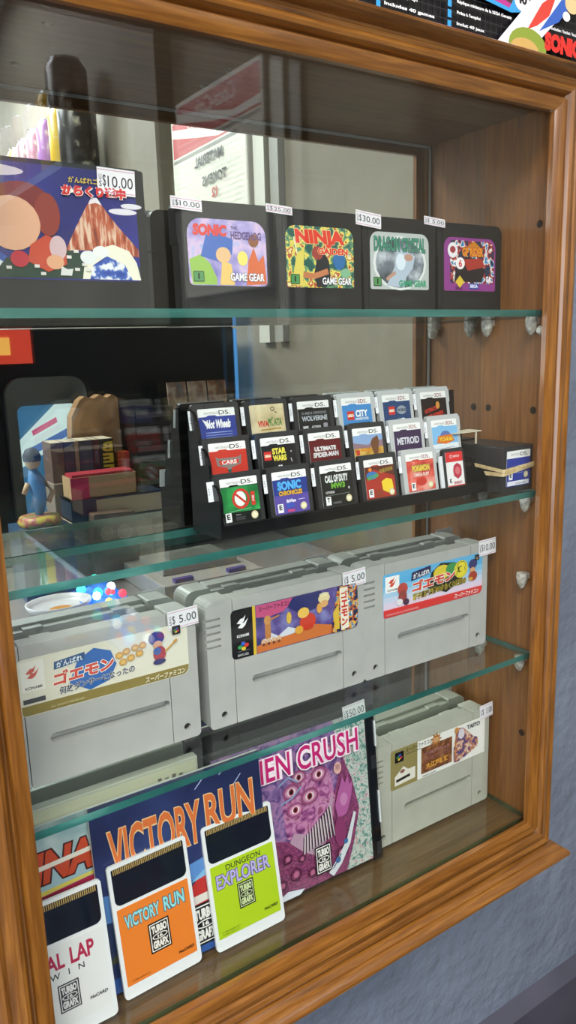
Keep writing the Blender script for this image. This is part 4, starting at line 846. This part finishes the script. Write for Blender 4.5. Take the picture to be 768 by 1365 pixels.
m = MB(); m.box(.003, .158, -.058, -.001, .003, .033, flat('#cdbfa2', .8)); m.build('pages', bk)
pkx = thing('card_box', 'open pink and tan cardboard box holding red packets', 'box', (-.104, -.709, .156))
m = MB(); TAN = flat('#b99a72', .8)
m.box(0, .112, -.0015, 0, 0, .036, TAN); m.box(0, .112, -.046, -.0445, 0, .036, TAN); m.box(0, .0015, -.045, 0, 0, .036, TAN); m.box(.1105, .112, -.045, 0, 0, .036, TAN); m.box(0, .112, -.045, 0, 0, .0015, TAN); m.box(-.0004, .030, .0001, .0008, 0, .036, flat('#c22f56', .5)); m.build('tray', pkx)
m = MB(); m.box(.004, .108, -.042, -.004, .0015, .040, flat('#b83a48', .5)); tag(m.build('packets', pkx), 'row of red packets')
m = MB(); m.box(-.115, .03, -.832, -.772, .12, .176, flat('#8f8274', .7)); tag(m.build('riser_box', bevel=.002), 'dull beige box carrying the row of upright books', 'box')
cols = (('#6e5a52', .022), ('#4a4a5c', .018), ('#9c8a74', .008), ('#3f4a5e', .024), ('#54283a', .012), ('#1d1a14', .026))
x = -.113
for i, (c, w) in enumerate(cols):
    m = MB(); m.box(0, w-.001, -.052, 0, 0, .068, flat(c, .5)); m.box(.001, w-.002, -.051, -.001, .068, .0682, flat('#d8cdb4', .8))
    b_ = thing('book', ['brown-spined upright book, outermost of the row by the bag', 'slate-spined upright book in the row by the bag', 'thin tan upright book in the row by the bag', 'blue-grey upright book in the row by the bag', 'maroon upright book in the row by the bag', 'black upright book with big yellow letters on its spine'][i], 'book', (x, -.776, .176), (0, 0, 0), 'upright books in the mirror')
    m.build('cover', b_)
    if i == 5:
        g = Gfx(.4)
        for k in range(3): g.t('BEE'[k], 3, 46-k*20, 22, 63-k*20, '#d9c436', .05)
        g.build('spine_print', b_, (w, .0004, 0), (0, 0, pi))
    x += w
bag = thing('paper_bag', 'folded brown paper bag standing behind the upright books', 'bag', (-.008, -.840, CZ))
m = MB(); P = [(-.045, 0), (.045, 0), (.040, .29), (.03, .296), (.02, .29), (.008, .297), (-.004, .29), (-.02, .295), (-.03, .288), (-.046, .26), (-.05, .22)]
m.prism(P, -.028, 0, noise_mat('kraft', [(.4, '#a07b56'), (.6, '#b78f66')], 30, rough=.8)); m.build('bag_body', bag, bevel=.002)
m = MB(); m.box(0, .021, -.018, 0, 0, .042, flat('#b83226', .5)); tag(m.build('small_carton', loc=(.002, -.776, .176)), 'small red upright carton beside the black and yellow book', 'box')
POST = [art('poster_a', [(.38, '#4a6670'), (.5, '#8c6a5c'), (.6, '#b9a894')], 30), art('poster_b', [(.38, '#7c4a3c'), (.5, '#a08a78'), (.62, '#c9b49c')], 30), art('poster_c', [(.38, '#3c4a3c'), (.5, '#8c5c44'), (.62, '#b8a484')], 30)]
for i, x in enumerate((.135, .178, .221)):
    m = MB(); m.box(0, .038, -.004, 0, 0, .13, POST[i]); tag(m.build('comic', loc=(x, -.838, .2015), rot=(.1, 0, 0)), ['bluish comic book standing nearest the paper bag', 'reddish comic book standing between two others', 'greenish comic book nearest the grey wall'][i], 'comic', 'comic books standing in the mirror')
m = MB(); m.box(.13, .30, -.868, -.815, CZ, .2, flat('#1c1a1c', .4)); tag(m.build('comic_stand', bevel=.002), 'black stand under the comic books', 'stand')
m = MB(); m.box(.035, .125, -.868, -.785, CZ, .14, flat('#33241c', .6)); tag(m.build('crate', bevel=.002), 'brown crate under the stack of dark cases', 'box')
for i in range(5):
    m = MB(); m.box(0, .075, -.07, 0, 0, .030, flat(('#1e1416', '#2a181c', '#1a1618', '#241216', '#1c1a1e')[i], .3)); m.box(.004, .071, -.068, 0.0006, .012, .022, flat('#5c5458', .4))
    tag(m.build('video_case', loc=(.042, -.79, .1402+.0302*i)), ['dark case at the bottom of the stack in the mirror', 'dark red case second from the bottom of the mirrored stack', 'dark case in the middle of the mirrored stack', 'dark case second from the top of the mirrored stack', 'dark case on top of the mirrored stack'][i], 'case', 'dark cases stacked in the mirror')

# dish, console, toy
ds = thing('serving_dish', 'white oval dish with an orange picture, seen in the mirror low left', 'dish', (-.175, -.575, CZ))
m = MB(); m.lathe([(.030, 0), (.040, .002), (.046, .010), (.048, .016), (.0455, .016), (.043, .010), (.034, .005), (.001, .0045)], (0, 0, 0), flat('#e6e6ea', .25), 36, 'z', 1, .8); m.build('dish', ds)
m = MB(); m.lathe([(.016, .0052), (.001, .0056)], (.002, 0, 0), flat('#d9922c', .5), 20, 'z', 1, .7); m.box(-.02, .0, .010, .014, .005, .0056, flat('#555', .5)); m.build('printed_picture', ds)
cn = thing('game_console', 'light grey game console with purple sliders, seen in the mirror', 'game console', (-.04, -.50, CZ), (0, 0, 0))
m = MB(); GC = flat('#a6a39c', .45); m.box(0, .17, -.17, 0, 0, .030, GC); m.box(.02, .15, -.15, -.05, .030, .042, GC); m.box(.05, .12, -.12, -.08, .042, .046, flat('#8f8c86', .5)); m.build('console_body', cn, bevel=.003)
m = MB(); m.box(.02, .05, -.015, -.005, .030, .036, flat('#4a3c84', .4)); tag(m.build('slider', cn), 'purple power slider'); m = MB(); m.box(.11, .14, -.015, -.005, .030, .036, flat('#4a3c84', .4)); tag(m.build('slider', cn), 'purple reset slider')
toy = thing('lit_toy', 'cluster of glowing blue and multicoloured lamps, seen in the mirror', 'lamp', (-.108, -.575, CZ))
m = MB(); m.box(-.034, .034, -.10, .09, 0, .006, glow('#2a78d8', .7)); m.build('tray', toy)
random.seed(3)
for i in range(26):
    c, s = random.choice((('#1f7fd8', 4), ('#24b4e8', 5), ('#2f5fd8', 4), ('#e8eef4', 4), ('#d84a5c', 2), ('#40d0c0', 4), ('#e0b85a', 2)))
    m = MB(); r = random.uniform(.004, .008); m.lathe([(.0005, -r), (r*.7, -r*.7), (r, 0), (r*.7, r*.7), (.0005, r)], (random.uniform(-.024, .024), random.uniform(-.08, .08), .009+random.uniform(0, .012)), glow(c, s), 10); m.build('bulb', toy)
pb = thing('printed_bag', 'brown glossy bag with white round prints standing on the counter', 'bag', (-.085, -.674, CZ), (0, 0, 0))
m = MB(); m.prism([(0, 0), (.075, 0), (.078, .06), (.072, .112), (.004, .115), (-.002, .06)], -.026, 0, art('bag_film', [(.4, '#54443c'), (.6, '#7a6658')], 20)); m.build('bag_body', pb, bevel=.003)
g = Gfx(.3, 1e-4); g.ell(22, 80, 13, 12, '#b9ab9c'); g.ell(22, 80, 11, 10, '#8a7868'); g.ell(52, 82, 11, 12, '#a8998a'); g.ell(52, 82, 9, 10, '#86745f'); g.build('round_prints', pb, (.075, .0006, 0), (0, 0, pi))
# figurine in pale blue and skin tones
tf = thing('figurine', 'pale blue toy figure standing on a green base beside the books', 'figurine', (-.165, -.68, .1305))
m = MB(); m.lathe([(.030, 0), (.034, .006), (.030, .014), (.022, .016)], (0, 0, 0), noise_mat('toy_base', [(.4, '#8a9a3c'), (.5, '#b84a5c'), (.6, '#c9b84a')], 60, rough=.4), 18); m.build('round_base', tf)
m = MB(); m.tube([(0, 0, .014), (.004, 0, .04), (.0, 0, .07), (-.004, 0, .088)], [.006, .010, .013, .006], flat('#5a8fc4', .4), 10); m.tube([(.012, 0, .066), (.024, 0, .05), (.016, 0, .034)], [.005, .0045, .004], flat('#d8b48c', .5), 8); m.tube([(-.012, 0, .066), (-.02, 0, .05)], [.005, .004], flat('#d8b48c', .5), 8); m.lathe([(.001, .085), (.010, .092), (.012, .102), (.008, .112), (.001, .115)], (-.003, 0, 0), flat('#d8b48c', .5), 14); m.build('figure_body', tf)
m = MB(); m.lathe([(.013, .100), (.014, .108), (.009, .118), (.001, .121)], (-.003, 0, 0), flat('#26304a', .6), 14); m.build('hair', tf)
m = MB(); m.box(-.205, -.125, -.72, -.64, CZ, .1305, flat('#3a5878', .3)); tag(m.build('plinth'), 'blue plinth under the toy figure', 'plinth')

# cans on a wall shelf
m = MB(); m.box(.225, .36, -2.55, -1.62, .84, .86, flat('#7d8a92', .4)); tag(m.build('wall_shelf'), 'grey wall shelf carrying the row of cans, seen in the mirror', 'shelf')
cc = ('#2c2620', '#c9a42c', '#8a5a9c', '#9c6a74', '#7a5c64', '#a8984a', '#5c7a5c')
for i in range(7):
    t = thing('tall_can', ['tall black can at the near end of the row', 'yellow can second in the row', 'violet can third in the row', 'dusty pink can fourth in the row', 'plum can fifth in the row', 'olive yellow can sixth in the row', 'green can at the far end of the row'][i], 'can', (.285, -1.70-.125*i, .86), (0, 0, 0), 'cans on the wall shelf')
    h = .25 if i == 0 else .205; r = .052 if i == 0 else .042
    m = MB(); m.lathe([(r*.8, 0), (r, .01), (r, h-.02), (r*.75, h)], (0, 0, 0), noise_mat('can_'+str(i), [(.4, cc[i]), (.6, '#3a3430' if i == 0 else cc[i]), (.75, '#d9d2b8')], 25, rough=.3), 20); m.build('can_body', t)
    m = MB(); m.lathe([(r*.76, h-.001), (r*.78, h+.004), (r*.7, h+.004), (r*.68, h+.001), (.001, h+.001)], (0, 0, 0), flat('#c9c9cc', .2, 1), 20); m.build('lid', t)

# =================================================================== LIGHT
def lamp_panel(x, y, sx, sy, power, col=(1, .97, .92), label=''):
    t = thing('ceiling_light', label, 'ceiling light', (x, y, 1.498), (0, 0, 0), 'ceiling light panels')
    m = MB(); m.box(-sx/2-.02, sx/2+.02, -sy/2-.02, sy/2+.02, -.012, 0, flat('#d0d0d0', .5)); m.build('frame', t)
    m = MB(); m.box(-sx/2, sx/2, -sy/2, sy/2, -.016, -.0122, glow('#f4f6ff', 3)); m.build('diffuser', t)
    l = bpy.data.lights.new('ceiling_light', 'AREA'); l.shape = 'RECTANGLE'; l.size = sx; l.size_y = sy; l.energy = power; l.color = col
    o = bpy.data.objects.new('ceiling_lamp', l); COL.objects.link(o); o.parent = t; o.location = (0, 0, -.02)
lamp_panel(-.9, -.9, .6, .6, 40, label='square ceiling light nearest the cabinet')
lamp_panel(-.3, -2.2, 1.0, .5, 60, (.92, .96, 1), 'wide ceiling light in the middle of the shop')
lamp_panel(-.3, -3.4, 1.0, .5, 30, (.85, .93, 1), 'ceiling light farthest from the cabinet')
l = bpy.data.lights.new('side_fill', 'AREA'); l.shape = 'RECTANGLE'; l.size = 1.4; l.size_y = 1.6; l.energy = 34; l.color = (.9, .95, 1)  # added fill light from the left, out of view; no window is seen there
o = bpy.data.objects.new('side_fill', l); COL.objects.link(o); o.location = (-2.5, -1.3, .4); o.rotation_euler = (0, radians(-90), 0)
m = MB(); WF = flat('#d9dadc', .5)
for a0, a1, b0, b1 in ((-2.08, -2.0, -.48, 1.28), (-.60, -.52, -.48, 1.28), (-2.08, -.52, -.48, -.40), (-2.08, -.52, 1.20, 1.28)): m.box(-2.56, -2.49, a0, a1, b0, b1, WF)
tag(m.build('fill_frame'), kind='structure')  # invented window frame, put round the added fill light
w = bpy.data.worlds.new('World'); sc.world = w; w.use_nodes = True
w.node_tree.nodes['Background'].inputs[0].default_value = (.84, .88, .95, 1); w.node_tree.nodes['Background'].inputs[1].default_value = .55

# raise everything: the sill is 1.1 m above the floor
for o in list(sc.objects):
    if o.parent is None: o.location.z += Z0

# =================================================================== CAMERA
q = dict(cx=-.4726, cy=-.366, cz=.3875, yaw=.5913, pitch=-.2087, roll=-.0302, f=1030.3)
cyw, syw, cp, sp = cos(q['yaw']), sin(q['yaw']), cos(q['pitch']), sin(q['pitch'])
fw = Vector((syw*cp, cyw*cp, sp)); r_ = Vector((cyw, -syw, 0)); u_ = r_.cross(fw)
c_, s_ = cos(q['roll']), sin(q['roll'])
R_, U_ = c_*r_ + s_*u_, -s_*r_ + c_*u_
cam = bpy.data.cameras.new('camera'); co = bpy.data.objects.new('camera', cam); COL.objects.link(co)
mt = Matrix((R_, U_, -fw)).transposed().to_4x4(); mt.translation = Vector((q['cx'], q['cy'], q['cz']+Z0)); co.matrix_world = mt
cam.sensor_fit = 'VERTICAL'; cam.sensor_height = 36; cam.lens = q['f']/1365*36; cam.clip_start = .01; cam.clip_end = 50
sc.camera = co
sc.view_settings.view_transform = 'Standard'; sc.view_settings.look = 'None'; sc.view_settings.gamma = 1
sc.view_settings.use_curve_mapping = False; sc.view_settings.exposure = 0.0
sc.cycles.use_denoising = True
sc.cycles.max_bounces = 12; sc.cycles.transparent_max_bounces = 40; sc.cycles.glossy_bounces = 8
sc.cycles.sample_clamp_indirect = 6
